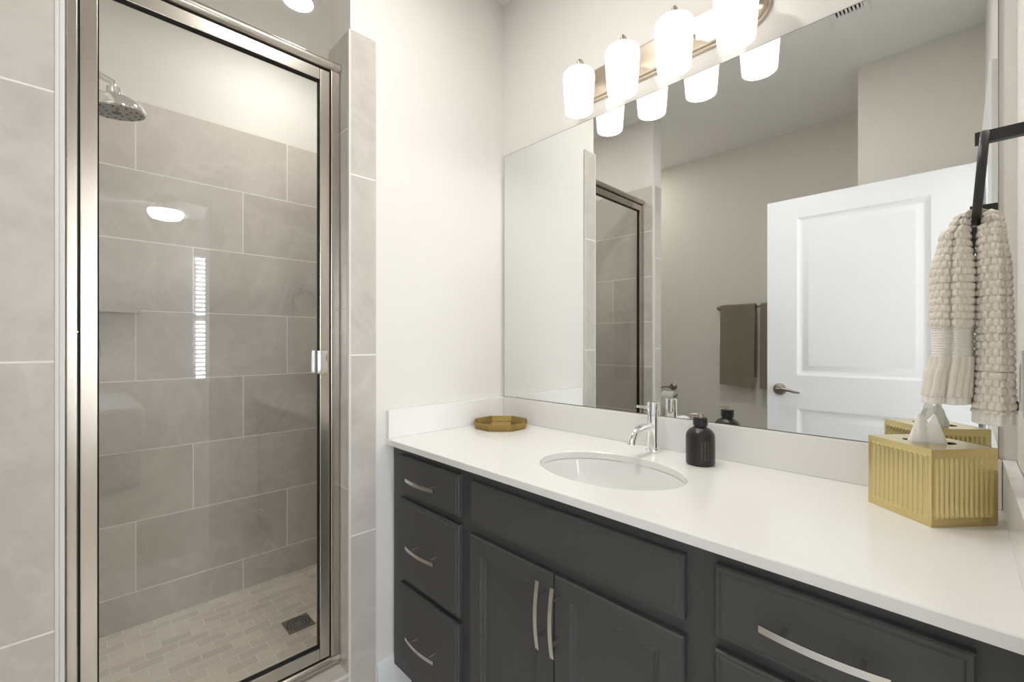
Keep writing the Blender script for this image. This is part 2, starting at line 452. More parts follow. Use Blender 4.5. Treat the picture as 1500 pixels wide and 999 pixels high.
def baseboard_bm(bm, x0, x1, y0, y1, out):
    # out: axis letter and sign the face looks to
    h = 0.14
    prof = [(0.0, 0.0), (0.014, 0.0), (0.014, h - 0.035), (0.011, h - 0.026), (0.011, h - 0.014), (0.006, h - 0.005), (0.004, h), (0.0, h)]
    if out == '+x': a, b = (x0, y0), (x0, y1); f = lambda o, d, z: (x0 + d, o, z); span = (y0, y1)
    elif out == '-y': f = lambda o, d, z: (o, y0 - d, z); span = (x0, x1)
    elif out == '+y': f = lambda o, d, z: (o, y0 + d, z); span = (x0, x1)
    elif out == '-x': f = lambda o, d, z: (x0 - d, o, z); span = (y0, y1)
    A = [bm.verts.new(f(span[0], d, z)) for d, z in prof]; B = [bm.verts.new(f(span[1], d, z)) for d, z in prof]
    n = len(prof)
    for k in range(n): bm.faces.new([A[k], A[(k + 1) % n], B[(k + 1) % n], B[k]])
    bm.faces.new(A[::-1]); bm.faces.new(B)
struct('baseboard_left', lambda bm: baseboard_bm(bm, 0.0005, 0, -0.606, -0.002, '+x'), 'trim', 'white baseboard beside the vanity', 'baseboard')
struct('baseboard_alcove', lambda bm: baseboard_bm(bm, -1.04, 1.02, -2.279, 0, '+y'), 'trim', 'white baseboard under the towel bar wall', 'baseboard')

# doorway casing (bathroom side) and jamb
def casing(bm):
    prof = [(0.0, 0.0), (0.0, 0.012), (0.012, 0.018), (0.055, 0.018), (0.066, 0.012), (0.080, 0.008), (0.080, 0.0)]
    def run(p0, p1, along, outd):
        A = [bm.verts.new(Vector(p0) + Vector(outd) * (0.08 - a) + Vector((-b, 0, 0))) for a, b in prof]
        B = [bm.verts.new(Vector(p1) + Vector(outd) * (0.08 - a) + Vector((-b, 0, 0))) for a, b in prof]
        n = len(prof)
        for k in range(n): bm.faces.new([A[k], A[(k + 1) % n], B[(k + 1) % n], B[k]])
        bm.faces.new(A[::-1]); bm.faces.new(B)
    run((W, DN, 0), (W, DN, DT + 0.08), 'z', (0, 1, 0))
    run((W, DF, 0), (W, DF, DT + 0.08), 'z', (0, -1, 0))
    run((W, DF, DT), (W, DN, DT), 'y', (0, 0, 1))
struct('trim_3', casing, 'trim', 'white casing round the doorway on the right wall', 'trim')
struct('trim_4', boxes((W - 0.001, 1.621, DN - 0.015, DN, 0, DT), (W - 0.001, 1.621, DF, DF + 0.015, 0, DT), (W - 0.001, 1.621, DF, DN, DT - 0.015, DT)), 'trim', 'white jamb lining of the doorway', 'trim')

# open panelled door
LX0, LX1, LY = 0.644, 1.475, -1.484
dr = thing('door_1', (LX1, LY - 0.0175, 0.0), 'white two panel door standing open, seen in the mirror', 'door', kind='structure')
def leaf(bm):
    z0, z1 = 0.012, 2.04
    yf, yb = LY, LY - 0.035
    px0, px1 = 0.79, 1.325
    pan = [(0.22, 0.885), (1.068, 1.93)]
    # stiles and rails
    for b in ((LX0, px0, yb, yf, z0, z1), (px1, LX1, yb, yf, z0, z1), (px0, px1, yb, yf, z0, pan[0][0]), (px0, px1, yb, yf, pan[0][1], pan[1][0]), (px0, px1, yb, yf, pan[1][1], z1)):
        box(bm, *b)
    for a, b in pan:
        rings_front(bm, px0, px1, a, b, yb + 0.0, [(0.0, 0.035), (0.008, 0.031), (0.020, 0.025), (0.030, 0.025), (0.052, 0.0315), (0.056, 0.0315)], 1)
obj('door_panel', leaf, 'door', dr, 30)
lv = obj('door_lever', lambda bm: (lathe(bm, [(0.0, 0.0), (0.033, 0.0), (0.033, 0.004), (0.028, 0.010), (0.016, 0.014), (0.012, 0.03), (0.013, 0.045), (0.0, 0.047)], (0.708, LY, 0.985), 32, (0, 1, 0)),
      tube(bm, [(0.704, LY + 0.043, 0.988), (0.73, LY + 0.045, 0.99), (0.76, LY + 0.046, 0.986), (0.79, LY + 0.046, 0.978), (0.812, LY + 0.045, 0.976)], [0.011, 0.010, 0.0085, 0.007, 0.005], 12)), 'bronze', dr)
lv['label'] = 'curved nickel lever handle'
for k, hz in enumerate((0.25, 1.05, 1.82)):
    obj('hinge', bx(LX1 - 0.002, LX1 + 0.014, LY - 0.02, LY + 0.004, hz, hz + 0.09, 0.002), 'bronze', dr)

# bedroom beyond the doorway
struct('floor_bedroom', bx(1.62, 5.12, -3.92, 1.02, -0.06, 0.0), 'carpet', 'beige carpet of the room beyond the doorway', 'floor')
struct('ceiling_bedroom', bx(1.62, 5.12, -3.92, 1.02, CH, CH + 0.06), 'ceiling', 'ceiling of the room beyond the doorway', 'ceiling')
wy0, wy1, wz0, wz1 = -0.34, 0.76, 0.76, 2.34
vy0, vy1 = -3.30, -1.70  # opening for the added window
struct('wall_bedroom_east', boxes((5.0, 5.12, -3.92, vy0, 0, CH), (5.0, 5.12, vy0, vy1, 0, wz0), (5.0, 5.12, vy0, vy1, wz1, CH), (5.0, 5.12, vy1, wy0, 0, CH), (5.0, 5.12, wy1, 1.02, 0, CH), (5.0, 5.12, wy0, wy1, 0, wz0), (5.0, 5.12, wy0, wy1, wz1, CH)), 'wall', 'bedroom wall holding the blind covered window', 'wall')
struct('wall_bedroom_north', bx(1.62, 5.0, 0.90, 1.02, 0, CH), 'wall', 'bedroom wall on the vanity side', 'wall')
struct('wall_bedroom_south', bx(1.62, 5.0, -3.92, -3.80, 0, CH), 'wall', 'bedroom wall out of sight behind the doorway', 'wall')
struct('wall_bedroom_west', boxes((1.60, 1.62, -3.92, -2.28, 0, CH), (1.60, 1.62, 0.0, 1.02, 0, CH)), 'wall', 'bedroom wall beside the doorway', 'wall')
wn = thing('window_1', (5.06, 0.21, wz0), 'white framed bedroom window reflected in the shower glass', 'window', kind='structure')
obj('window_frame', boxes((5.03, 5.09, wy0, wy0 + 0.04, wz0, wz1), (5.03, 5.09, wy1 - 0.04, wy1, wz0, wz1), (5.03, 5.09, wy0, wy1, wz0, wz0 + 0.04), (5.03, 5.09, wy0, wy1, wz1 - 0.04, wz1), (5.03, 5.09, wy0, wy1, 1.52, 1.56)), 'trim', wn)
obj('window_casing', boxes((4.982, 5.0, wy0 - 0.08, wy0, wz0 - 0.08, wz1 + 0.08), (4.982, 5.0, wy1, wy1 + 0.08, wz0 - 0.08, wz1 + 0.08), (4.982, 5.0, wy0, wy1, wz1, wz1 + 0.08), (4.96, 5.0, wy0 - 0.08, wy1 + 0.08, wz0 - 0.03, wz0)), 'trim', wn)
wn2 = thing('added_window', (5.06, -2.50, wz0), 'added unseen bedroom window above the bed, lets in fill light', 'window', kind='structure')  # unseen window added to brighten the bathroom through the doorway
obj('window_frame', boxes((5.03, 5.09, vy0, vy0 + 0.04, wz0, wz1), (5.03, 5.09, vy1 - 0.04, vy1, wz0, wz1), (5.03, 5.09, vy0, vy1, wz0, wz0 + 0.04), (5.03, 5.09, vy0, vy1, wz1 - 0.04, wz1), (5.03, 5.09, vy0, vy1, 1.53, 1.57), (5.03, 5.09, -2.52, -2.48, wz0, wz1)), 'trim', wn2)
bl = thing('window_blind', (5.0, 0.21, wz0), 'white horizontal slat blind in the reflected window', 'blind')
def slats(bm):
    z = wz0 + 0.03
    while z < wz1 - 0.07:
        t = bmesh.new(); bmesh.ops.create_cube(t, size=1.0)
        bmesh.ops.scale(t, vec=(0.048, wy1 - wy0 - 0.02, 0.003), verts=list(t.verts))
        merge(bm, t, Matrix.Translation((5.005, (wy0 + wy1) / 2, z)) @ Matrix.Rotation(math.radians(33), 4, 'Y'))
        z += 0.052
obj('slats', slats, 'blind', bl)
obj('head_rail', bx(4.985, 5.028, wy0 + 0.005, wy1 - 0.005, wz1 - 0.055, wz1 - 0.003, 0.003), 'blind', bl)
for y in (wy0 + 0.15, wy1 - 0.15): obj('cord', lambda bm: tube(bm, [(4.995, y, wz0 + 0.03), (4.995, y, wz1 - 0.04)], 0.0015, 6), 'blind', bl)

# ------------------------------------------------------------------ vanity
FY = -0.545                          # face frame plane
van = thing('vanity_cabinet', (0.75, -0.27, 0.0), 'long charcoal vanity cabinet with drawers and doors under white top', 'vanity cabinet')
def carcass(bm):
    z0, z1 = 0.115, 0.889
    x0, x1 = 0.016, 1.492
    box(bm, x0, x0 + 0.018, FY + 0.02, -0.012, z0, z1)                 # ends
    box(bm, x1 - 0.018, x1, FY + 0.02, -0.012, z0, z1)
    box(bm, x0, x1, FY + 0.02, -0.012, z0, z0 + 0.018)                  # bottom
    box(bm, x0, x1, -0.018, -0.012, z0, z1)                            # back
    # face frame
    for a, b in ((x0, 0.092), (0.392, 0.471), (1.054, 1.137), (1.420, x1)): box(bm, a, b, FY, FY + 0.02, z0, z1)
    for a, b in ((0.092, 0.392), (0.471, 1.054), (1.137, 1.420)):
        box(bm, a, b, FY, FY + 0.02, 0.855, z1); box(bm, a, b, FY, FY + 0.02, z0, 0.165)
        box(bm, a, b, FY, FY + 0.02, 0.705, 0.755)
    for a, b in ((0.092, 0.392), (1.137, 1.420)): box(bm, a, b, FY, FY + 0.02, 0.425, 0.465)
obj('cabinet_body', carcass, 'cabinet', van, 30)
obj('toe_kick', boxes((0.016, 1.492, -0.475, -0.46, 0.0, 0.114), (0.016, 0.03, -0.475, -0.012, 0.0, 0.114), (1.478, 1.492, -0.475, -0.012, 0.0, 0.114)), 'kick', van, 30)
SLAB = [(0.0, 0.013), (0.0025, 0.0165), (0.008, 0.0165), (0.0085, 0.0165), (0.011, 0.019), (0.014, 0.0195)]
SHAKER = [(0.0, 0.014), (0.003, 0.018), (0.008, 0.0185), (0.046, 0.0185), (0.050, 0.0145), (0.058, 0.0125), (0.061, 0.0085)]
def pull(parent, cx, cz, vertical):
    """arched bar pull with two posts"""
    yb = FY - 0.0193
    def f(bm):
        pts = []
        for k in range(17):
            t = -1 + 2 * k / 16
            s = 0.078 * t; out = 0.0335 - 0.0085 * t * t
            pts.append((cx, yb - out, cz + s) if vertical else (cx + s, yb - out, cz))
        sec = [(-0.0055, -0.0021), (0.0055, -0.0021), (0.0055, 0.0021), (-0.0055, 0.0021)]
        tube(bm, pts, 0.006, sec=sec, up=(1, 0, 0) if vertical else (0, 0, 1))
        for s in (-0.048, 0.048):
            p = (cx, yb + 0.0003, cz + s) if vertical else (cx + s, yb + 0.0003, cz)
            q = (p[0], yb - 0.030, p[2])
            tube(bm, [p, q], 0.0042, 12)
    h = obj('handle', f, 'satin', parent)
    h['label'] = 'arched satin nickel bar pull'
for x0, x1 in ((0.078, 0.406), (1.1225, 1.434)):
    for z0, z1 in ((0.744, 0.867), (0.453, 0.7215), (0.155, 0.435)):
        p = obj('drawer', lambda bm: rings_front(bm, x0, x1, z0, z1, FY - 0.0003, SLAB), 'cabinet', van, 0)
        pull(p, (x0 + x1) / 2, (z0 + z1) / 2, False)
obj('false_front', lambda bm: rings_front(bm, 0.457, 1.068, 0.744, 0.862, FY - 0.0003, SLAB), 'cabinet', van, 0)
for x0, x1, hx in ((0.457, 0.7605, 0.738), (0.7635, 1.068, 0.782)):
    p = obj('cabinet_door', lambda bm: rings_front(bm, x0, x1, 0.155, 0.7145, FY - 0.0003, SHAKER), 'cabinet', van, 0)
    pull(p, hx, 0.623, True)

# ---- countertop with oval cut-out
SC = (0.755, -0.325); SA, SB = 0.205, 0.152
ct = thing('countertop', (0.75, -0.28, CZ - 0.02), 'white quartz countertop with backsplash along the wall', 'countertop')
def slab(bm):
    x0, x1, y0, y1 = 0.0015, W - 0.0015, -0.571, -0.0015
    z0, z1 = CZ - 0.020, CZ
    cx, cy = SC
    angs = [2 * PI * k / 128 for k in range(128)]
    for X, Y in ((x0, y0), (x1, y0), (x1, y1), (x0, y1)): angs.append(math.atan2(Y - cy, X - cx) % (2 * PI))
    angs.sort()
    def edge(a):
        c, s = math.cos(a), math.sin(a); t = 1e9
        if c > 1e-9: t = min(t, (x1 - cx) / c)
        if c < -1e-9: t = min(t, (x0 - cx) / c)
        if s > 1e-9: t = min(t, (y1 - cy) / s)
        if s < -1e-9: t = min(t, (y0 - cy) / s)
        return cx + c * t, cy + s * t
    def ell(a, g=0.0):
        c, s = math.cos(a), math.sin(a); r = 1 / math.sqrt((c / (SA + g)) ** 2 + (s / (SB + g)) ** 2)
        return cx + c * r, cy + s * r
    n = len(angs); e = 0.002
    def shrink(p):
        return (min(max(p[0], x0 + e), x1 - e), min(max(p[1], y0 + e), y1 - e))
    rows = []
    rows.append([bm.verts.new((*ell(a), z0)) for a in angs])
    rows.append([bm.verts.new((*ell(a), z1 - e)) for a in angs])
    rows.append([bm.verts.new((*ell(a, e), z1)) for a in angs])
    rows.append([bm.verts.new((*shrink(edge(a)), z1)) for a in angs])
    rows.append([bm.verts.new((*edge(a), z1 - e)) for a in angs])
    rows.append([bm.verts.new((*edge(a), z0)) for a in angs])
    rows.append(rows[0])
    for A, B in zip(rows, rows[1:]):
        for k in range(n): bm.faces.new([A[k], A[(k + 1) % n], B[(k + 1) % n], B[k]])
obj('slab', slab, 'quartz', ct, 30)
obj('backsplash', bx(0.0215, W - 0.0215, -0.020, -0.0015, CZ + 0.0002, CZ + 0.1, 0.0012), 'quartz', ct)
obj('backsplash', bx(0.0015, 0.0205, -0.569, -0.0015, CZ + 0.0002, CZ + 0.1, 0.0012), 'quartz', ct)
obj('backsplash', bx(W - 0.0205, W - 0.0015, -0.569, -0.0015, CZ + 0.0002, CZ + 0.1, 0.0012), 'quartz', ct)

# ---- sink
sk = thing('sink_basin', (SC[0], SC[1], CZ - 0.17), 'oval white undermount sink basin in the countertop', 'sink')
def basin(bm):
    n = 72; rows = []
    zt = CZ - 0.0205
    prof = [(1.09, 0.0), (1.015, 0.0), (1.0, -0.004), (0.985, -0.02), (0.95, -0.05), (0.88, -0.085), (0.74, -0.112), (0.5, -0.128), (0.25, -0.135), (0.085, -0.138)]
    for s, dz in prof: rows.append([bm.verts.new((SC[0] + SA * s * math.cos(2 * PI * k / n), SC[1] + SB * s * math.sin(2 * PI * k / n), zt + dz)) for k in range(n)])
    outer = [(0.12, -0.150), (0.5, -0.141), (0.76, -0.124), (0.91, -0.093), (0.99, -0.055), (1.03, -0.02), (1.09, -0.012)]
    for s, dz in outer: rows.append([bm.verts.new((SC[0] + SA * s * math.cos(2 * PI * k / n), SC[1] + SB * s * math.sin(2 * PI * k / n), zt + dz)) for k in range(n)])
    rows.append(rows[0])
    for A, B in zip(rows, rows[1:]):
        for k in range(n): bm.faces.new([A[k], A[(k + 1) % n], B[(k + 1) % n], B[k]])
obj('bowl', basin, 'porcelain', sk, 60)
obj('drain', lambda bm: lathe(bm, [(0.0, 0.006), (0.016, 0.005), (0.017, 0.002), (0.021, 0.003), (0.022, -0.002), (0.018, -0.01), (0.0, -0.01)], (SC[0], SC[1], CZ - 0.158), 32), 'chrome', sk)

# ---- faucet
fx, fy = 0.75, -0.068
fa = thing('faucet', (fx, fy, CZ), 'chrome single lever faucet standing behind the oval sink', 'faucet')
obj('faucet_body', lambda bm: lathe(bm, [(0.0, 0.0002), (0.0235, 0.0002), (0.0235, 0.004), (0.021, 0.006), (0.0195, 0.010), (0.0182, 0.05), (0.018, 0.112), (0.0, 0.112)], (fx, fy, CZ), 40), 'chrome', fa)
obj('spout', lambda bm: tube(bm, [(fx, fy - 0.010, CZ + 0.078), (fx, fy - 0.04, CZ + 0.080), (fx, fy - 0.075, CZ + 0.0795), (fx, fy - 0.103, CZ + 0.076), (fx, fy - 0.119, CZ + 0.067), (fx, fy - 0.128, CZ + 0.052), (fx, fy - 0.130, CZ + 0.041)], [0.0115] * 4 + [0.0115, 0.0115, 0.0115], 20), 'chrome', fa, 50)
hd = obj('faucet_handle', lambda bm: lathe(bm, [(0.0, 0.1135), (0.018, 0.1135), (0.018, 0.150), (0.0165, 0.1525), (0.0, 0.153)], (fx, fy, CZ), 40), 'chrome', fa)
obj('lever', lambda bm: tube(bm, [(fx - 0.006, fy - 0.014, CZ + 0.137), (fx - 0.014, fy - 0.032, CZ + 0.139), (fx - 0.026, fy - 0.052, CZ + 0.142)], [0.0045, 0.0042, 0.004], 12), 'chrome', hd)

# ---- tray
tr_c = (0.132, -0.138)
def octa(r): return [(tr_c[0] + r * math.cos(PI / 8 + k * PI / 4), tr_c[1] + r * math.sin(PI / 8 + k * PI / 4)) for k in range(8)]
def tray(bm):
    rows = []
    for r, z in ((0.104, 0.0003), (0.113, 0.025), (0.113, 0.027), (0.109, 0.027), (0.108, 0.024), (0.099, 0.007), (0.095, 0.0055)):
        rows.append([bm.verts.new((x, y, CZ + z)) for x, y in octa(r)])
    for A, B in zip(rows, rows[1:]):
        for k in range(8): bm.faces.new([A[k], A[(k + 1) % 8], B[(k + 1) % 8], B[k]])
    bm.faces.new(rows[0][::-1]); bm.faces.new(rows[-1])
tag(obj('tray', tray, 'gold_dark', None, 20), 'octagonal antique gold tray in the back corner of the counter', 'tray')

# ---- soap bottle
bx_, by_ = 0.912, -0.108
so = thing('soap_bottle', (bx_, by_, CZ), 'round black soap bottle with pump top right of the faucet', 'soap bottle')
obj('bottle', lambda bm: lathe(bm, [(0.0, 0.0003), (0.034, 0.0003), (0.037, 0.003), (0.038, 0.008), (0.038, 0.078), (0.036, 0.087), (0.029, 0.096), (0.019, 0.102), (0.0165, 0.104), (0.0165, 0.108), (0.0, 0.108)], (bx_, by_, CZ), 48), 'bottle', so, 50)
cp = obj('pump_collar', lambda bm: lathe(bm, [(0.0, 0.1082), (0.0185, 0.1082), (0.019, 0.110), (0.019, 0.127), (0.0175, 0.129), (0.0, 0.129)], (bx_, by_, CZ), 40), 'bottle_cap', so)
pm = obj('pump_head', lambda bm: (lathe(bm, [(0.0, 0.1292), (0.010, 0.1292), (0.010, 0.138), (0.009, 0.1405), (0.0, 0.141)], (bx_, by_, CZ), 28),
     tube(bm, [(bx_ - 0.004, by_ - 0.004, CZ + 0.136), (bx_ - 0.020, by_ - 0.006, CZ + 0.137), (bx_ - 0.027, by_ - 0.007, CZ + 0.134)], [0.004, 0.0032, 0.0028], 10)), 'pump', so)
def lettering(bm):
    # rows of small raised print marks wrapping the side of the bottle that faces right
    rnd = random.Random(3)
    for col_ in range(3):
        a = math.radians(-62 + col_ * 13)
        z = 0.020
        while z < 0.070:
            h = rnd.uniform(0.0012, 0.0035)
            t = bmesh.new(); bmesh.ops.create_cube(t, size=1.0)
            bmesh.ops.scale(t, vec=(0.0004, rnd.uniform(0.0008, 0.0022), h), verts=list(t.verts))
            merge(bm, t, Matrix.Translation((bx_, by_, CZ)) @ Matrix.Rotation(a, 4, 'Z') @ Matrix.Translation((0.0381, 0, z)))
            z += h + 0.0012
obj('print', lettering, 'label', so)

# ---- tissue box, turned about forty degrees
PF, PL, PR = Vector((1.383, -0.233, 0)), Vector((1.283, -0.152, 0)), Vector((1.4695, -0.131, 0))
SD = 0.132; TH = 0.142
ex = Vector((0.089, 0.104, 0)).normalized(); ey = Vector((-ex.y, ex.x, 0))   # ex: front->right corner, ey: front->left corner
PB = PF + (ex + ey) * SD / 2
tb = thing('tissue_box', (PB.x, PB.y, CZ), 'gold ribbed metal tissue box cover at the counter right end', 'tissue box')
TM = Matrix(((ex.x, ey.x, 0, PB.x), (ex.y, ey.y, 0, PB.y), (0, 0, 1, CZ + 0.0003), (0, 0, 0, 1)))
def side_plate(bm, rot):
    h = SD / 2
    nr = 12; per = 10; mrg = 0.007
    us = [0.0, mrg * 0.5] + [mrg + (SD - 2 * mrg) * k / (nr * per) for k in range(nr * per + 1)] + [SD - mrg * 0.5, SD]
    z_lo, z_hi = 0.014, TH - 0.013
    zs = [0.0, z_lo - 0.002, z_lo, z_lo + 0.0015, z_lo + 0.004, z_lo + 0.008] + [z_lo + 0.008 + (z_hi - z_lo - 0.016) * k / 6 for k in range(1, 7)] + [z_hi - 0.004, z_hi - 0.0015, z_hi, z_hi + 0.003, TH - 0.001, TH]
    def disp(u, z):
        if u <= mrg or u >= SD - mrg or z <= z_lo or z >= z_hi: return 0.0
        ph = (u - mrg) / (SD - 2 * mrg) * nr
        a = max(0.0, math.sin(PI * (ph % 1.0))) ** 1.3
        e = min(1.0, min(z - z_lo, z_hi - z) / 0.006)
        return 0.0030 * a * math.sqrt(max(0, 1 - (1 - e) ** 2))
    g = [[bm.verts.new(rot @ Vector((u - h, -h - disp(u, z) + 0.0, z))) for u in us] for z in zs]
    for i in range(len(zs) - 1):
        for k in range(len(us) - 1): bm.faces.new([g[i][k], g[i][k + 1], g[i + 1][k + 1], g[i + 1][k]])
def tbox(bm):
    t = bmesh.new()
    for q in range(4): side_plate(t, Matrix.Rotation(q * PI / 2, 4, 'Z'))
    # inner skin, and the top with an oval opening
    h = SD / 2; n = 64; A_, B_ = 0.040, 0.024
    ang = sorted([2 * PI * k / n for k in range(n)] + [PI / 4 + k * PI / 2 for k in range(4)])
    def sq(a, hh):
        c, s = math.cos(a), math.sin(a); m_ = max(abs(c), abs(s)); return c / m_ * hh, s / m_ * hh
    def rot45(x, y):
        a = math.radians(-45 + 6); return x * math.cos(a) - y * math.sin(a), x * math.sin(a) + y * math.cos(a)
    def ov(a):
        b = a - math.radians(-39)
        c, s = math.cos(b), math.sin(b); r = 1 / math.sqrt((c / A_) ** 2 + (s / B_) ** 2); return math.cos(a) * r, math.sin(a) * r
    rows = [[t.verts.new((*sq(a, h), TH)) for a in ang], [t.verts.new((*ov(a), TH)) for a in ang], [t.verts.new((*ov(a), TH - 0.0015)) for a in ang], [t.verts.new((*sq(a, h - 0.0015), TH - 0.0015)) for a in ang], [t.verts.new((*sq(a, h - 0.0015), 0.0)) for a in ang]]
    m_ = len(ang)
    for A, B in zip(rows, rows[1:]):
        for k in range(m_): t.faces.new([A[k], A[(k + 1) % m_], B[(k + 1) % m_], B[k]])
    bmesh.ops.remove_doubles(t, verts=list(t.verts), dist=0.00005)
    merge(bm, t, TM)
obj('box_cover', tbox, 'gold', tb, 50, weighted=False)
obj('box_liner', lambda bm: (lambda t: (box(t, -0.058, 0.058, -0.058, 0.058, 0.0005, 0.118, 0.002), merge(bm, t, TM)))(bmesh.new()), 'dark', tb)
def tissue(bm):
    n, rows = 40, 14
    rnd = random.Random(5)
    ph = [rnd.uniform(0, 6.28) for _ in range(6)]
    R = []
    for i in range(rows):
        t = i / (rows - 1)
        z = TH - 0.023 + 0.064 * t
        ring = []
        for k in range(n):
            a = 2 * PI * k / n
            rx = 0.033 - 0.015 * t; ry = 0.017 - 0.007 * t
            f = 1 + (0.16 * math.sin(3 * a + ph[0]) + 0.14 * math.sin(5 * a + ph[1] + 2.2 * t) + 0.08 * math.sin(9 * a + ph[2] + 4 * t)) * (0.35 + 0.65 * t)
            dz = t * (0.009 * math.sin(2 * a + ph[3]) + 0.005 * math.sin(4 * a + ph[4]))
            x, y = rx * f * math.cos(a), ry * f * math.sin(a)
            x += 0.004 * t * math.sin(ph[5])
            b = math.radians(-39)
            ring.append(bm.verts.new(TM @ Vector((x * math.cos(b) - y * math.sin(b), x * math.sin(b) + y * math.cos(b), z + dz))))
        R.append(ring)
    for A, B in zip(R, R[1:]):
        for k in range(n): bm.faces.new([A[k], A[(k + 1) % n], B[(k + 1) % n], B[k]])
    c = sum((v.co for v in R[-1]), Vector()) / n; c.z -= 0.010
    cv = bm.verts.new(c)
    for k in range(n): bm.faces.new([R[-1][k], R[-1][(k + 1) % n], cv])
    bm.faces.new(R[0][::-1])
tag(obj('tissue_sheet', tissue, 'tissue', None, 25), 'white paper tissue poking out of the gold box', 'tissue')

# ------------------------------------------------------------------ mirror and vanity light
mr_ = thing('wall_mirror', (0.745, -0.003, CZ + 0.101), 'large frameless wall mirror above the vanity', 'mirror')
obj('mirror_glass', bx(0.0135, 1.4735, -0.0065, -0.0015, 1.0135, 2.0635), 'mirror', mr_, 30)
obj('mirror_edge', boxes((0.012, 0.0135, -0.0066, -0.0012, 1.012, 2.065), (1.4735, 1.475, -0.0066, -0.0012, 1.012, 2.065), (0.012, 1.475, -0.0066, -0.0012, 1.012, 1.0135), (0.012, 1.475, -0.0066, -0.0012, 2.0635, 2.065)), 'bronze', mr_, 30)

vl = thing('vanity_light', (0.7475, -0.001, 2.178), 'four shade brushed nickel vanity light above the mirror', 'wall light')
def plate(bm):
    # long plate with round ends and stepped rim
    def stad(r, hl):
        pts = []
        for k in range(25): a = -PI / 2 + PI * k / 24; pts.append((0.7475 + hl + r * math.cos(a), 2.178 + r * math.sin(a)))
        for k in range(25): a = PI / 2 + PI * k / 24; pts.append((0.7475 - hl + r * math.cos(a), 2.178 + r * math.sin(a)))
        return pts
    hl = 0.258
    rows = []
    for r, y in ((0.058, -0.0005), (0.058, -0.007), (0.055, -0.010), (0.050, -0.0105), (0.048, -0.017), (0.044, -0.020)):
        rows.append([bm.verts.new((x, y, z)) for x, z in stad(r, hl)])
    n = len(rows[0])
    for A, B in zip(rows, rows[1:]):
        for k in range(n): bm.faces.new([A[k], A[(k + 1) % n], B[(k + 1) % n], B[k]])
    bm.faces.new(rows[0]); bm.faces.new(rows[-1])
obj('backplate', plate, 'nickel_h', vl, 30)
for k in range(4):
    x = 0.491 + 0.171 * k; y = -0.103
    arm = obj('lamp_arm', lambda bm: (tube(bm, [(x, -0.018, 2.190), (x, -0.05, 2.206), (x, -0.078, 2.219), (x, -0.092, 2.226), (x, -0.100, 2.227), (x, y - 0.0005, 2.221), (x, y, 2.200)], 0.0066, 14),
          lathe(bm, [(0.0, 0.0), (0.012, 0.0), (0.012, 0.004), (0.007, 0.008), (0.0, 0.008)], (x, -0.019, 2.190), 20, (0, -1, 0.4)),
          lathe(bm, [(0.0, 0.016), (0.007, 0.016), (0.010, 0.011), (0.022, 0.002), (0.024, -0.001), (0.0, -0.001)], (x, y, 2.1895), 28)), 'nickel_h', vl, 50)
    sh = obj('lamp_shade', lambda bm: lathe(bm, [(0.020, 0.1415), (0.040, 0.1405), (0.048, 0.1375), (0.0532, 0.130), (0.0547, 0.120), (0.0545, 0.108), (0.0508, 0.05), (0.0470, 0.0), (0.0440, 0.0), (0.0478, 0.05), (0.0515, 0.108), (0.0517, 0.120), (0.0500, 0.129), (0.046, 0.1345), (0.039, 0.1375), (0.020, 0.1385)], (x, y, 2.0475), 40), 'shade', vl, 60)
    sh['label'] = 'lit white opal glass shade'
    obj('bulb', lambda bm: lathe(bm, [(0.0, -0.105), (0.014, -0.10), (0.024, -0.088), (0.027, -0.075), (0.022, -0.055), (0.013, -0.035), (0.013, -0.004), (0.0, -0.004)], (x, y, 2.1855), 24), 'shade', sh, 60)

# ------------------------------------------------------------------ shower enclosure
XF = -0.053
sd = thing('shower_door', (-0.075, -1.029, 0.159), 'framed brushed nickel shower door with clear glass', 'shower door')
def half_round(bm, y0, y1, z0, z1):
    # header and sill: profile bulges toward the room
    zc = (z0 + z1) / 2; hz = (z1 - z0) / 2
    sec = [(-0.040, -hz)] + [(0.004 + 0.016 * math.cos(a) if False else 0.0 + 0.018 * math.cos(a), hz * math.sin(a)) for a in [(-90 + 15 * k) * PI / 180 for k in range(13)]] + [(-0.040, hz)]
    A = [bm.verts.new((XF - 0.018 + a, y0, zc + b)) for a, b in sec]; B = [bm.verts.new((XF - 0.018 + a, y1, zc + b)) for a, b in sec]
    n = len(sec)
    for k in range(n): bm.faces.new([A[k], A[(k + 1) % n], B[(k + 1) % n], B[k]])
    bm.faces.new(A[::-1]); bm.faces.new(B)
obj('header_rail', lambda bm: half_round(bm, -1.363, -0.708, 2.161, 2.196), 'nickel_y', sd, 35)
obj('sill_rail', lambda bm: half_round(bm, -1.363, -0.708, 0.159, 0.194), 'nickel_y', sd, 35)
def ujamb(bm, y0, y1):
    box(bm, XF - 0.040, XF - 0.006, y0, y1, 0.194, 2.161, 0.003)
obj('jamb', lambda bm: ujamb(bm, -1.363, -1.343), 'nickel', sd)
obj('jamb', lambda bm: (ujamb(bm, -0.738, -0.708)), 'nickel', sd)
XD = XF - 0.008                       # room face of the moving leaf
DY0, DY1, DZ0, DZ1 = -1.3395, -0.7415, 0.2, 2.153
FW = 0.032
lf = obj('door_frame', lambda bm: [box(bm, XD - 0.028, XD, *b, 0.0025) for b in ((DY0, DY0 + FW, DZ0, DZ1), (DY1 - FW, DY1, DZ0, DZ1), (DY0 + FW, DY1 - FW, DZ1 - FW - 0.006, DZ1), (DY0 + FW, DY1 - FW, DZ0, DZ0 + FW + 0.008))], 'nickel', sd)
g0, g1, h0, h1 = DY0 + FW, DY1 - FW, DZ0 + FW + 0.008, DZ1 - FW - 0.006
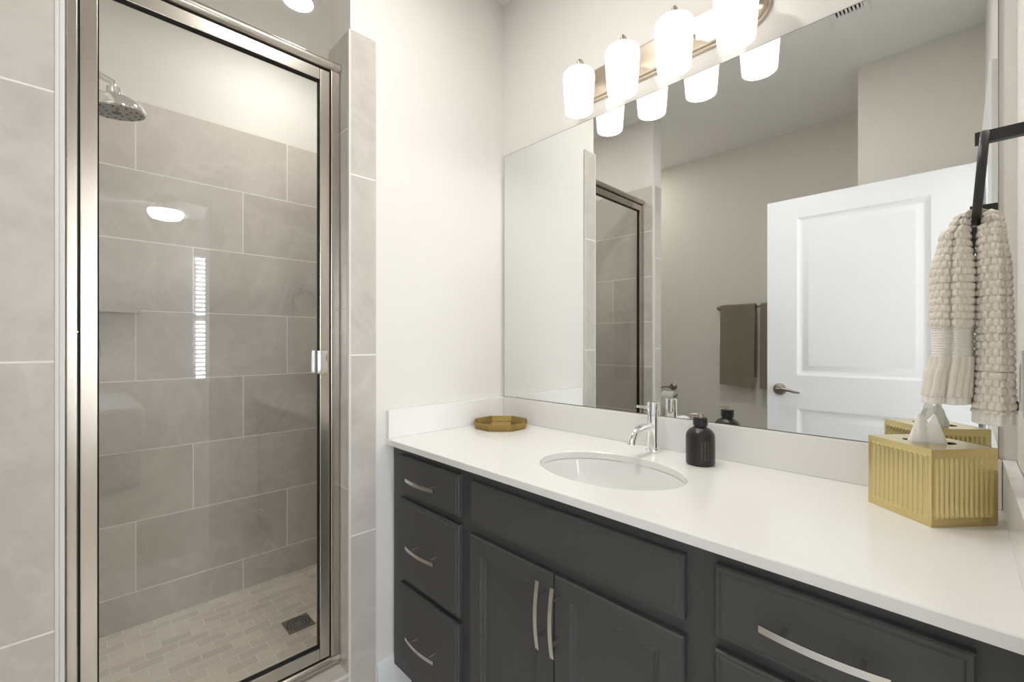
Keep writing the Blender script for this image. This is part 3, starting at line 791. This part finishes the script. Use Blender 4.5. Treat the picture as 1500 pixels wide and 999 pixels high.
def gl(bm):
    vs = [bm.verts.new((XD - 0.014, *p)) for p in ((g0, h0), (g1, h0), (g1, h1), (g0, h1))]
    bm.faces.new(vs)
def gl2(bm): box(bm, XD - 0.0165, XD - 0.0115, g0, g1, h0, h1)
gp = obj('glass_pane', gl2, 'glass', lf, 0)
obj('gasket', lambda bm: [box(bm, XD - 0.020, XD - 0.004, *b) for b in ((g0 - 0.0004, g0 + 0.0022, h0, h1), (g1 - 0.0022, g1 + 0.0004, h0, h1), (g0, g1, h1 - 0.0026, h1 + 0.0004), (g0, g1, h0 - 0.0004, h0 + 0.0026))], 'black_rubber', lf, 0)
obj('seal_strip', lambda bm: [box(bm, XD - 0.024, XD - 0.010, *b) for b in ((DY0 - 0.003, DY0 + 0.0005, DZ0, DZ1), (DY1 - 0.0005, DY1 + 0.003, DZ0, DZ1), (DY0, DY1, DZ1 - 0.0005, 2.1608), (DY0, DY1, 0.1942, DZ0 + 0.0005))], 'black_rubber', sd, 0)
ph_ = obj('pull_handle', lambda bm: (box(bm, XD - 0.003, XD + 0.024, -0.781, -0.778, 1.146, 1.222, 0.001), box(bm, XD + 0.021, XD + 0.024, -0.781, -0.757, 1.146, 1.222, 0.001), box(bm, XD, XD + 0.004, -0.781, -0.752, 1.150, 1.218, 0.001)), 'chrome', lf)
ph_['label'] = 'small chrome pull handle on the latch side'

# shower head on its arm
hc = Vector((-0.60, -1.248, 2.032)); hn = Vector((-0.06, 0.10, -0.99)).normalized()
shd = thing('overhead_shower', hc, 'round chrome shower head high on the left behind the glass', 'shower head')
obj('head_body', lambda bm: lathe(bm, [(0.0, 0.0), (0.078, 0.0), (0.082, -0.003), (0.082, -0.010), (0.074, -0.030), (0.052, -0.048), (0.030, -0.056), (0.022, -0.062), (0.020, -0.080), (0.0, -0.080)], hc, 48, hn), 'chrome', shd, 35)
fcx, fcy = frame_at(hc, hn)
M['spray'] = paint('grey_spray_face', (0.36, 0.36, 0.35), 0.35, 0.4, 0.0)
obj('spray_face', lambda bm: lathe(bm, [(0.0, 0.0012), (0.074, 0.0012), (0.076, 0.0001), (0.0, 0.0001)], hc, 48, hn), 'spray', shd)
def nozzles(bm):
    lathe(bm, [(0.0, 0.0032), (0.012, 0.003), (0.0135, 0.001), (0.0, 0.001)], hc, 20, hn)
    for rr, cnt, ofs in ((0.028, 5, 0.3), (0.050, 8, 0.0), (0.066, 12, 0.2)):
        for k in range(cnt):
            a = ofs + 2 * PI * k / cnt
            lathe(bm, [(0.0, 0.0030), (0.0038, 0.0028), (0.0045, 0.001), (0.0, 0.001)], hc + fcx * rr * math.cos(a) + fcy * rr * math.sin(a), 10, hn)
obj('nozzles', nozzles, 'bottle_cap', shd)
top = hc - hn * 0.078
obj('shower_arm', lambda bm: (tube(bm, [top, top - hn * 0.02, Vector((-0.60, -1.290, 2.142)), Vector((-0.60, -1.32, 2.162)), Vector((-0.60, -1.363, 2.168))], 0.0105, 16),
     lathe(bm, [(0.0, 0.0), (0.030, 0.0), (0.029, 0.005), (0.016, 0.011), (0.0, 0.011)], (-0.60, -1.3638, 2.168), 28, (0, 1, 0))), 'chrome', shd, 50)
# valve
sv = thing('shower_valve', (-0.60, -1.3638, 1.272), 'chrome shower valve knob at the left glass edge', 'shower valve')
obj('escutcheon', lambda bm: lathe(bm, [(0.0, 0.0), (0.080, 0.0), (0.080, 0.004), (0.072, 0.008), (0.030, 0.010), (0.026, 0.035), (0.0, 0.035)], (-0.60, -1.3638, 1.272), 40, (0, 1, 0)), 'chrome', sv)
obj('valve_handle', lambda bm: (lathe(bm, [(0.0, 0.036), (0.024, 0.036), (0.024, 0.068), (0.021, 0.071), (0.0, 0.071)], (-0.60, -1.3638, 1.272), 32, (0, 1, 0)), tube(bm, [(-0.60, -1.295, 1.26), (-0.60, -1.292, 1.20)], [0.008, 0.006], 12)), 'chrome', sv)
# corner shelf
def shelf(bm): prism(bm, [(-1.0415, -1.3635), (-0.93, -1.3635), (-1.025, -1.150), (-1.0415, -1.150)], 1.372, 1.414, 0.0015)
M['shelf'] = tile_mat('stone_shelf', 'Y', 'X', 9.0, 9.0, -5.0, -5.0, 0, 0.003, C1, C2, CG, rnd=0.0)
tag(obj('corner_shelf', shelf, 'shelf', None, 30), 'stone corner shelf inside the shower at the left', 'shelf')
# drain
dc = Vector((-0.572, -0.668, 0.042))
fd = thing('floor_drain', dc, 'square dark metal drain grate in the shower floor', 'drain')
def grate(bm):
    s = 0.052
    rows = []
    n = 48
    ang = sorted([2 * PI * k / n for k in range(n)] + [PI / 4 + k * PI / 2 for k in range(4)])
    def sq(a): c, q = math.cos(a), math.sin(a); m_ = max(abs(c), abs(q)); return dc.x + c / m_ * s, dc.y + q / m_ * s
    def ci(a, r): return dc.x + r * math.cos(a), dc.y + r * math.sin(a)
    rows = [[bm.verts.new((*sq(a), 0.0422)) for a in ang], [bm.verts.new((*sq(a), 0.0455)) for a in ang], [bm.verts.new((*ci(a, 0.046), 0.0455)) for a in ang], [bm.verts.new((*ci(a, 0.046), 0.0422)) for a in ang], ]
    rows.append(rows[0])
    m_ = len(ang)
    for A, B in zip(rows, rows[1:]):
        for k in range(m_): bm.faces.new([A[k], A[(k + 1) % m_], B[(k + 1) % m_], B[k]])
    for r0, r1 in ((0.034, 0.040), (0.022, 0.028), (0.010, 0.016)):
        lathe(bm, [(r0, 0.0), (r1, 0.0), (r1, 0.0025), (r0, 0.0025), (r0, 0.0)], (dc.x, dc.y, 0.0428), 40)
    for q in range(4):
        a = q * PI / 4 + 0.4
        d_ = Vector((math.cos(a), math.sin(a), 0))
        tube(bm, [Vector((dc.x, dc.y, 0.0435)) - d_ * 0.047, Vector((dc.x, dc.y, 0.0435)) + d_ * 0.047], 0.0015, 6)
obj('grate', grate, 'bronze', fd, 30)
obj('drain_well', lambda bm: lathe(bm, [(0.0, 0.0), (0.046, 0.0), (0.046, 0.0004), (0.0, 0.0004)], (dc.x, dc.y, 0.0421), 32), 'dark', fd)
# recessed shower light, and two added ceiling fixtures for the fill lights
for (px, py), lab in (((-0.612, -0.654), 'round lit recessed light in the shower ceiling'), ((-0.62, -1.85), 'added unseen fill light in the ceiling of the alcove beside the shower'), ((0.62, -0.78), 'added unseen fill light in the ceiling over the vanity aisle')):
    rl = thing('recessed_and_fill_light', (px, py, CH), lab, 'ceiling light')
    obj('trim_ring', lambda bm: lathe(bm, [(0.060, -0.0002), (0.088, -0.0002), (0.086, -0.004), (0.066, -0.006), (0.060, -0.004)], (px, py, CH), 40), 'trim', rl)
    obj('lens', lambda bm: lathe(bm, [(0.0, -0.0030), (0.060, -0.0030), (0.060, -0.0004), (0.0, -0.0004)], (px, py, CH), 40), 'can', rl)

# ------------------------------------------------------------------ towel ring and hand towel on the right wall
RY, RZ = -0.287, 1.583
rg = thing('towel_ring', (W, RY, RZ), 'matte black towel ring on the right wall', 'towel ring')
obj('mount_arm', lambda bm: (box(bm, 1.4365, W - 0.002, RY - 0.008, RY + 0.008, RZ - 0.008, RZ + 0.010, 0.0008), box(bm, W - 0.008, W - 0.0005, RY - 0.022, RY + 0.022, RZ - 0.022, RZ + 0.022, 0.001)), 'black_metal', rg)
RC = Vector((1.4425, RY, RZ - 0.066)); rt = 0.071
def ring(bm):
    tilt = math.radians(4)
    n, m_ = 64, 14
    rows = []
    for k in range(n):
        a = 2 * PI * k / n
        c = Vector((0, math.cos(a) * rt, math.sin(a) * rt)); r_ = c.normalized()
        rows.append([bm.verts.new(Matrix.Translation(RC) @ Matrix.Rotation(tilt, 4, 'Y') @ (c + r_ * 0.0048 * math.cos(2 * PI * j / m_) + Vector((1, 0, 0)) * 0.0058 * math.sin(2 * PI * j / m_))) for j in range(m_)])
    for k in range(n):
        A, B = rows[k], rows[(k + 1) % n]
        for j in range(m_): bm.faces.new([A[j], A[(j + 1) % m_], B[(j + 1) % m_], B[j]])
obj('ring', ring, 'black_metal', rg, 60)

ZR = RZ - 0.066 - rt          # bottom of the ring
tw = thing('hand_towel', (1.435, RY, 1.10), 'cream waffle knit hand towel hanging through the black ring', 'hand towel')
def lerp_tab(tab, z):
    for (z0, v0), (z1, v1) in zip(tab, tab[1:]):
        if z0 >= z >= z1:
            t = (z0 - z) / (z0 - z1); t = t * t * (3 - 2 * t)
            return [a + (b - a) * t for a, b in zip(v0, v1)]
    return list(tab[-1][1] if z < tab[-1][0] else tab[0][1])
def flap(bm, tab, z_hi, z_lo, weave, folds, seed=0, zstep=0.0014, nsec=300, closed_top=False):
    """a bunched flap: sections at each height (cx, cy, rx, ry, twist) with soft vertical folds and woven puffs"""
    rnd = random.Random(seed)
    nz = max(2, int((z_hi - z_lo) / zstep)); rows = []
    for i in range(nz + 1):
        z = z_hi - (z_hi - z_lo) * i / nz
        cx, cy, rx, ry = lerp_tab(tab, z)
        pts = []
        for k in range(nsec):
            a = 2 * PI * k / nsec
            f = 1.0
            for amp, cnt, ph in folds:
                if cnt > 0: f += amp * math.cos(cnt * a + ph)
                else: f -= amp * math.exp(-(((a - ph + PI) % (2 * PI) - PI) / 0.22) ** 2)
            c_, s_ = math.cos(a), math.sin(a)
            p = 2.6
            r = 1.0 / ((abs(c_) ** p + abs(s_) ** p) ** (1 / p))
            pts.append(Vector((cx + rx * f * r * c_, cy + ry * f * r * s_, z)))
        # arc length for the weave
        L = [0.0]
        for k in range(nsec): L.append(L[-1] + (pts[(k + 1) % nsec] - pts[k]).length)
        ring = []
        for k in range(nsec):
            nrm = pts[(k + 1) % nsec] - pts[k - 1]; nrm = Vector((nrm.y, -nrm.x, 0)).normalized()
            ring.append(bm.verts.new(pts[k] + nrm * weave(L[k] / L[-1], L[-1], z)))
        rows.append(ring)
    for A, B in zip(rows, rows[1:]):
        for k in range(nsec): bm.faces.new([A[k], A[(k + 1) % nsec], B[(k + 1) % nsec], B[k]])
    bm.faces.new(rows[0]); bm.faces.new(rows[-1][::-1])
def waffle(t, L, z):
    ncol = 2 * max(4, round(0.30 / 0.0100 / 2))
    ph = z / 0.0118
    row = math.floor(ph); fz = ph - row
    u = t * ncol + (0.5 if row % 2 else 0.0)
    fu = u - math.floor(u)
    return 0.0052 * (max(0.0, math.sin(PI * fu)) ** 0.6) * (max(0.0, math.sin(PI * fz)) ** 0.28) - 0.0024
def ribbed(t, L, z): return 0.0005 * math.sin(z / 0.0042 * 2 * PI) + 0.0002
def pleat(t, L, z): return 0.0042 * abs(math.sin(t * 26 * PI + 0.5 * math.sin(z * 40))) ** 0.7 - 0.0015
def fringe(t, L, z): return 0.0006 * math.sin(t * 60 * PI)
zt = ZR + 0.012
TL = [(zt + 0.004, (1.4225, RY, 0.003, 0.020)), (zt - 0.004, (1.421, RY, 0.008, 0.036)), (zt - 0.014, (1.419, RY, 0.0105, 0.042)), (1.425, (1.4125, RY - 0.004, 0.0165, 0.050)), (1.36, (1.410, RY - 0.008, 0.0245, 0.056)), (1.285, (1.4095, RY - 0.010, 0.0240, 0.060)), (1.262, (1.4095, RY - 0.010, 0.0228, 0.059)), (1.222, (1.409, RY - 0.010, 0.0235, 0.060)), (1.19, (1.405, RY - 0.010, 0.0268, 0.063)), (1.145, (1.402, RY - 0.010, 0.0285, 0.065))]
TR = [(zt + 0.004, (1.4535, RY, 0.003, 0.020)), (zt - 0.004, (1.455, RY, 0.008, 0.036)), (zt - 0.014, (1.4565, RY, 0.0105, 0.042)), (1.425, (1.455, RY + 0.004, 0.0145, 0.050)), (1.36, (1.4572, RY + 0.004, 0.0180, 0.056)), (1.26, (1.4582, RY + 0.002, 0.0190, 0.060)), (1.19, (1.4580, RY, 0.0202, 0.062)), (1.125, (1.4570, RY, 0.0228, 0.064))]
FL = [(0.07, 3, 0.6), (0.04, 5, 1.1), (0.20, 0, -PI / 2 - 0.05), (0.15, 0, PI / 2)]
FR = [(0.07, 3, 2.2), (0.04, 5, 0.2), (0.18, 0, -PI / 2 + 0.55), (0.15, 0, PI / 2)]
wl = obj('towel_flap', lambda bm: flap(bm, TL, zt + 0.004, 1.272, waffle, FL), 'knit', tw, 0)
bd = obj('woven_band', lambda bm: flap(bm, TL, 1.273, 1.226, ribbed, FL, zstep=0.0008), 'band', tw, 0)
bd['label'] = 'flat ribbed woven band'
pl_ = obj('pleated_hem', lambda bm: flap(bm, TL, 1.227, 1.162, pleat, FL), 'knit', tw, 0)
obj('hem_edge', lambda bm: flap(bm, TL, 1.163, 1.150, fringe, FL, zstep=0.002), 'band', tw, 0)
wr = obj('towel_flap', lambda bm: flap(bm, TR, zt + 0.004, 1.139, waffle, FR), 'knit', tw, 0)
obj('hem_edge', lambda bm: flap(bm, TR, 1.140, 1.122, fringe, FR, zstep=0.002), 'band', tw, 0)
for o_ in tw.children:
    for p in o_.data.polygons: p.use_smooth = True
def saddle(bm):
    # the cloth going over the bottom of the ring
    n = 16
    pts = [Vector((1.4375 + 0.0165 * math.cos(a), RY, ZR + 0.002 + 0.0125 * math.sin(a))) for a in [PI * k / n for k in range(n + 1)]]
    rows = []
    ny = 60
    for i, p in enumerate(pts):
        rows.append([bm.verts.new(p + Vector((0, (j / ny - 0.5) * 0.046, 0.0035 * math.sin(j / ny * PI * 8) * (0.7 if i % 4 < 2 else 1.0) + rt - math.sqrt(rt * rt - ((j / ny - 0.5) * 0.046) ** 2)))) for j in range(ny + 1)])
    for A, B in zip(rows, rows[1:]):
        for j in range(ny): bm.faces.new([A[j], A[j + 1], B[j + 1], B[j]])
    r = bmesh.ops.solidify(bm, geom=list(bm.faces), thickness=0.005)
obj('towel_fold', saddle, 'knit', tw, 60)

# ---- plates on the right wall
def rocker(name, y, z, w_, h_, label, cat, build):
    t = thing(name, (W, y, z), label, cat)
    obj('cover_plate', bx(W - 0.006, W - 0.0005, y - w_ / 2, y + w_ / 2, z - h_ / 2, z + h_ / 2, 0.002), 'plate', t)
    build(t); return t
rocker('light_switch', -0.425, 1.340, 0.115, 0.128, 'white rocker switch plate on the right wall above the outlets, reflected in glass', 'light switch',
       lambda t: obj('rocker', bx(W - 0.011, W - 0.0062, -0.442, -0.408, 1.306, 1.374, 0.0015), 'plate', t))
def socket(y, z):
    return lambda bm: (box(bm, W - 0.009, W - 0.0062, y - 0.017, y + 0.017, z - 0.034, z + 0.034, 0.0015), box(bm, W - 0.0105, W - 0.009, y - 0.010, y + 0.010, z + 0.008, z + 0.026, 0.0005), box(bm, W - 0.0105, W - 0.009, y - 0.010, y + 0.010, z - 0.026, z - 0.008, 0.0005))
rocker('wall_outlet', -0.450, 1.175, 0.158, 0.128, 'white double outlet plate below the switch, reflected in glass', 'outlet',
       lambda t: [obj('socket', socket(yy, 1.175), 'plate', t) for yy in (-0.487, -0.413)])
rocker('wall_outlet', -0.150, 1.178, 0.072, 0.116, 'white outlet plate on the right wall behind the cream towel', 'outlet',
       lambda t: obj('socket', socket(-0.150, 1.178), 'plate', t))
pg = thing('plug_adapter', (W - 0.02, -0.125, 1.12), 'small black plug beside the towel at the right edge', 'plug')
obj('plug_body', bx(W - 0.020, W - 0.0062, -0.1315, -0.116, 1.125, 1.172, 0.002), 'black_metal', pg)

# ------------------------------------------------------------------ things seen in the mirror
BY = -2.28 + 0.062; BZ = 1.512
br = thing('towel_bar', (0.42, -2.279, BZ), 'dark nickel towel bar on the greige wall seen in the mirror', 'towel bar')
obj('bar', lambda bm: tube(bm, [(0.105, BY, BZ), (0.74, BY, BZ)], 0.007, 16), 'bronze', br)
for px in (0.105, 0.74):
    obj('bar_post', lambda bm: lathe(bm, [(0.0, 0.0005), (0.026, 0.0005), (0.026, 0.006), (0.014, 0.012), (0.010, 0.03), (0.012, 0.05), (0.016, 0.058), (0.016, 0.068), (0.010, 0.074), (0.0, 0.075)], (px, -2.28, BZ), 28, (0, 1, 0)), 'bronze', br)
def bath_towel(x0, x1, zf, zb, label, slope, seed):
    t = thing('bath_towel', ((x0 + x1) / 2, BY, zf), label, 'towel', 'taupe towels on the bar')
    rnd = random.Random(seed); p1, p2 = rnd.uniform(0, 6), rnd.uniform(0, 6)
    def sheet(bm, za, zb_, y_, out, thick, amp):
        nx, nz = 24, 26
        rows = []
        for i in range(nz + 1):
            f = i / nz
            row = []
            for k in range(nx + 1):
                g_ = k / nx; x = x0 + (x1 - x0) * g_
                z = za + (zb_ - slope * g_ * (1 if out > 0 else 0.4) - za) * f
                y = y_ + 0.017 + out * (0.004 + 0.010 * f) + amp * f * math.sin(6 * g_ + p1) * 0.006 + 0.003 * f * math.sin(15 * g_ + p2)
                row.append(bm.verts.new((x, y, z)))
            rows.append(row)
        for A, B in zip(rows, rows[1:]):
            for k in range(nx): bm.faces.new([A[k], A[k + 1], B[k + 1], B[k]])
        bmesh.ops.solidify(bm, geom=list(bm.faces), thickness=thick)
    obj('towel_cloth', lambda bm: sheet(bm, BZ + 0.012, zf + 0.135, BY, 1.6, 0.012, 1), 'taupe', t, 60)
    # what continues below the woven band, hanging in the same curve
    def low(za, zb_, thick, amp):
        def f(bm):
            nx, nz = 60, 8; rows = []
            for i in range(nz + 1):
                q = i / nz; row = []
                for k in range(nx + 1):
                    g_ = k / nx; x = x0 + (x1 - x0) * g_
                    z = za - slope * g_ + (zb_ - za) * q
                    fr = (BZ + 0.012 - z) / (BZ + 0.012 - zf)
                    y = BY + 0.017 + 1.6 * (0.004 + 0.0115 * fr) + math.sin(6 * g_ + p1) * 0.006 * fr + 0.003 * fr * math.sin(15 * g_ + p2) + amp * abs(math.sin(g_ * 40)) * q
                    row.append(bm.verts.new((x, y, z)))
                rows.append(row)
            for A, B in zip(rows, rows[1:]):
                for k in range(nx): bm.faces.new([A[k], A[k + 1], B[k + 1], B[k]])
            bmesh.ops.solidify(bm, geom=list(bm.faces), thickness=thick)
        return f
    obj('woven_band', low(zf + 0.137, zf + 0.086, 0.009, 0.0), 'taupe_band', t, 60)
    obj('towel_hem', low(zf + 0.087, zf, 0.012, 0.002), 'taupe', t, 60)
    def back(bm):
        nx = 20
        rows = []
        for i, (y, z) in enumerate([(BY + 0.022, BZ + 0.010), (BY + 0.014, BZ + 0.019), (BY, BZ + 0.023), (BY - 0.014, BZ + 0.017), (BY - 0.020, BZ + 0.004), (BY - 0.021, BZ - 0.08), (BY - 0.022, zb)]):
            rows.append([bm.verts.new((x0 + (x1 - x0) * k / nx, y, z)) for k in range(nx + 1)])
        for A, B in zip(rows, rows[1:]):
            for k in range(nx): bm.faces.new([A[k], A[k + 1], B[k + 1], B[k]])
        bmesh.ops.solidify(bm, geom=list(bm.faces), thickness=0.009)
    obj('towel_back', back, 'taupe', t, 60)
bath_towel(0.125, 0.368, 0.930, 0.99, 'taupe bath towel on the bar farther from the door, fully in view', 0.020, 1)
bath_towel(0.402, 0.66, 0.915, 0.98, 'taupe bath towel on the bar half hidden by the open door', 0.020, 2)

tp = thing('paper_holder', (-0.289, -2.279, 0.872), 'dark nickel toilet paper holder low on the greige wall in mirror', 'toilet paper holder')
obj('rosette', lambda bm: lathe(bm, [(0.0, 0.0005), (0.030, 0.0005), (0.030, 0.006), (0.022, 0.014), (0.010, 0.020), (0.009, 0.06), (0.012, 0.066), (0.010, 0.074), (0.0, 0.075)], (-0.289, -2.28, 0.872), 28, (0, 1, 0)), 'bronze', tp)
obj('holder_arm', lambda bm: tube(bm, [(-0.289, -2.215, 0.872), (-0.33, -2.213, 0.872), (-0.36, -2.212, 0.868), (-0.372, -2.212, 0.855), (-0.374, -2.212, 0.825), (-0.372, -2.212, 0.808), (-0.36, -2.212, 0.800), (-0.33, -2.212, 0.799), (-0.245, -2.212, 0.799), (-0.232, -2.212, 0.803), (-0.228, -2.212, 0.818)], 0.006, 12), 'bronze', tp, 60)
rp = thing('toilet_paper_roll', (-0.30, -2.212, 0.745), 'white toilet paper roll hanging on the wall holder', 'toilet paper')
obj('paper', lambda bm: lathe(bm, [(0.020, -0.05), (0.052, -0.05), (0.0525, -0.048), (0.0525, 0.048), (0.052, 0.05), (0.020, 0.05), (0.020, -0.05)], (-0.297, -2.212, 0.786), 36, (1, 0, 0)), 'tissue', rp, 40)
obj('paper_tail', bx(-0.346, -0.248, -2.161, -2.1598, 0.70, 0.786), 'tissue', rp)

VX, VY = 1.069, -1.055
cv = thing('ceiling_vent', (VX, VY, CH), 'white ceiling vent grille at the top of the mirror', 'ceiling vent')
def vent_frame(bm):
    rings_b = [(0.075, 0.150, -0.0003), (0.075, 0.150, -0.003), (0.066, 0.141, -0.009), (0.052, 0.090, -0.009), (0.052, 0.090, -0.0015)]
    rows = [[bm.verts.new((VX + sx * a, VY + sy * b, CH + z)) for sx, sy in ((-1, -1), (1, -1), (1, 1), (-1, 1))] for a, b, z in rings_b]
    rows.append(rows[0])
    for A, B in zip(rows, rows[1:]):
        for k in range(4): bm.faces.new([A[k], A[(k + 1) % 4], B[(k + 1) % 4], B[k]])
obj('vent_frame', vent_frame, 'trim', cv, 30)
def vent_slats(bm):
    for k in range(8):
        box(bm, VX - 0.0535 + 0.0137 * k, VX - 0.0535 + 0.0137 * k + 0.0075, VY - 0.0898, VY + 0.0898, CH - 0.0095, CH - 0.004)
obj('vent_slats', vent_slats, 'trim', cv, 0)
obj('vent_duct', bx(VX - 0.0515, VX + 0.0515, VY - 0.0895, VY + 0.0895, CH - 0.0012, CH - 0.0003), 'dark', cv, 0)

# ------------------------------------------------------------------ bedroom things reflected in the glass
fc = Vector((3.58, -0.76, 0))
fn = thing('ceiling_fan', (fc.x, fc.y, 2.36), 'white ceiling fan with lit bowl reflected in the shower glass', 'ceiling fan')
obj('canopy', lambda bm: lathe(bm, [(0.0, CH - 0.0005), (0.075, CH - 0.0005), (0.07, CH - 0.03), (0.03, CH - 0.06), (0.018, CH - 0.07), (0.018, 2.61), (0.0, 2.61)], (fc.x, fc.y, 0), 36), 'satin', fn)
obj('motor_housing', lambda bm: lathe(bm, [(0.0, 2.62), (0.06, 2.62), (0.11, 2.60), (0.12, 2.57), (0.115, 2.53), (0.09, 2.50), (0.09, 2.465), (0.0, 2.465)], (fc.x, fc.y, 0), 40), 'satin', fn)
for k in range(5):
    a = math.radians(72 * k + 20)
    def blade(bm):
        t = bmesh.new()
        pts = [(0.10, -0.02), (0.20, -0.05), (0.55, -0.068), (0.60, -0.05), (0.615, 0.0), (0.60, 0.05), (0.55, 0.068), (0.20, 0.05), (0.10, 0.02)]
        prism(t, pts, -0.004, 0.004, 0.001)
        merge(bm, t, Matrix.Translation((fc.x, fc.y, 2.545)) @ Matrix.Rotation(a, 4, 'Z') @ Matrix.Rotation(math.radians(11), 4, 'X'))
    obj('fan_blade', blade, 'fan_blade', fn)
lb = obj('light_bowl', lambda bm: lathe(bm, [(0.0, 2.375), (0.06, 2.379), (0.11, 2.392), (0.125, 2.415), (0.138, 2.442), (0.133, 2.458), (0.10, 2.464), (0.0, 2.464)], (fc.x, fc.y, 0), 40), 'fan_light', fn, 60)
lb['label'] = 'lit white glass bowl'

bed = thing('bed', (4.15, -1.95, 0.0), 'white made bed reflected low in the shower glass', 'bed')
obj('bed_base', bx(3.32, 4.96, -2.92, -0.96, 0.04, 0.34, 0.01), 'headboard', bed)
obj('mattress', bx(3.31, 4.97, -2.92, -0.945, 0.341, 0.60, 0.05, seg=4), 'bedding', bed)
obj('duvet', bx(3.285, 4.975, -2.40, -0.925, 0.33, 0.70, 0.045, seg=4), 'bedding', bed)
obj('headboard', bx(3.28, 4.98, -3.02, -2.925, 0.0, 1.25, 0.02), 'headboard', bed)
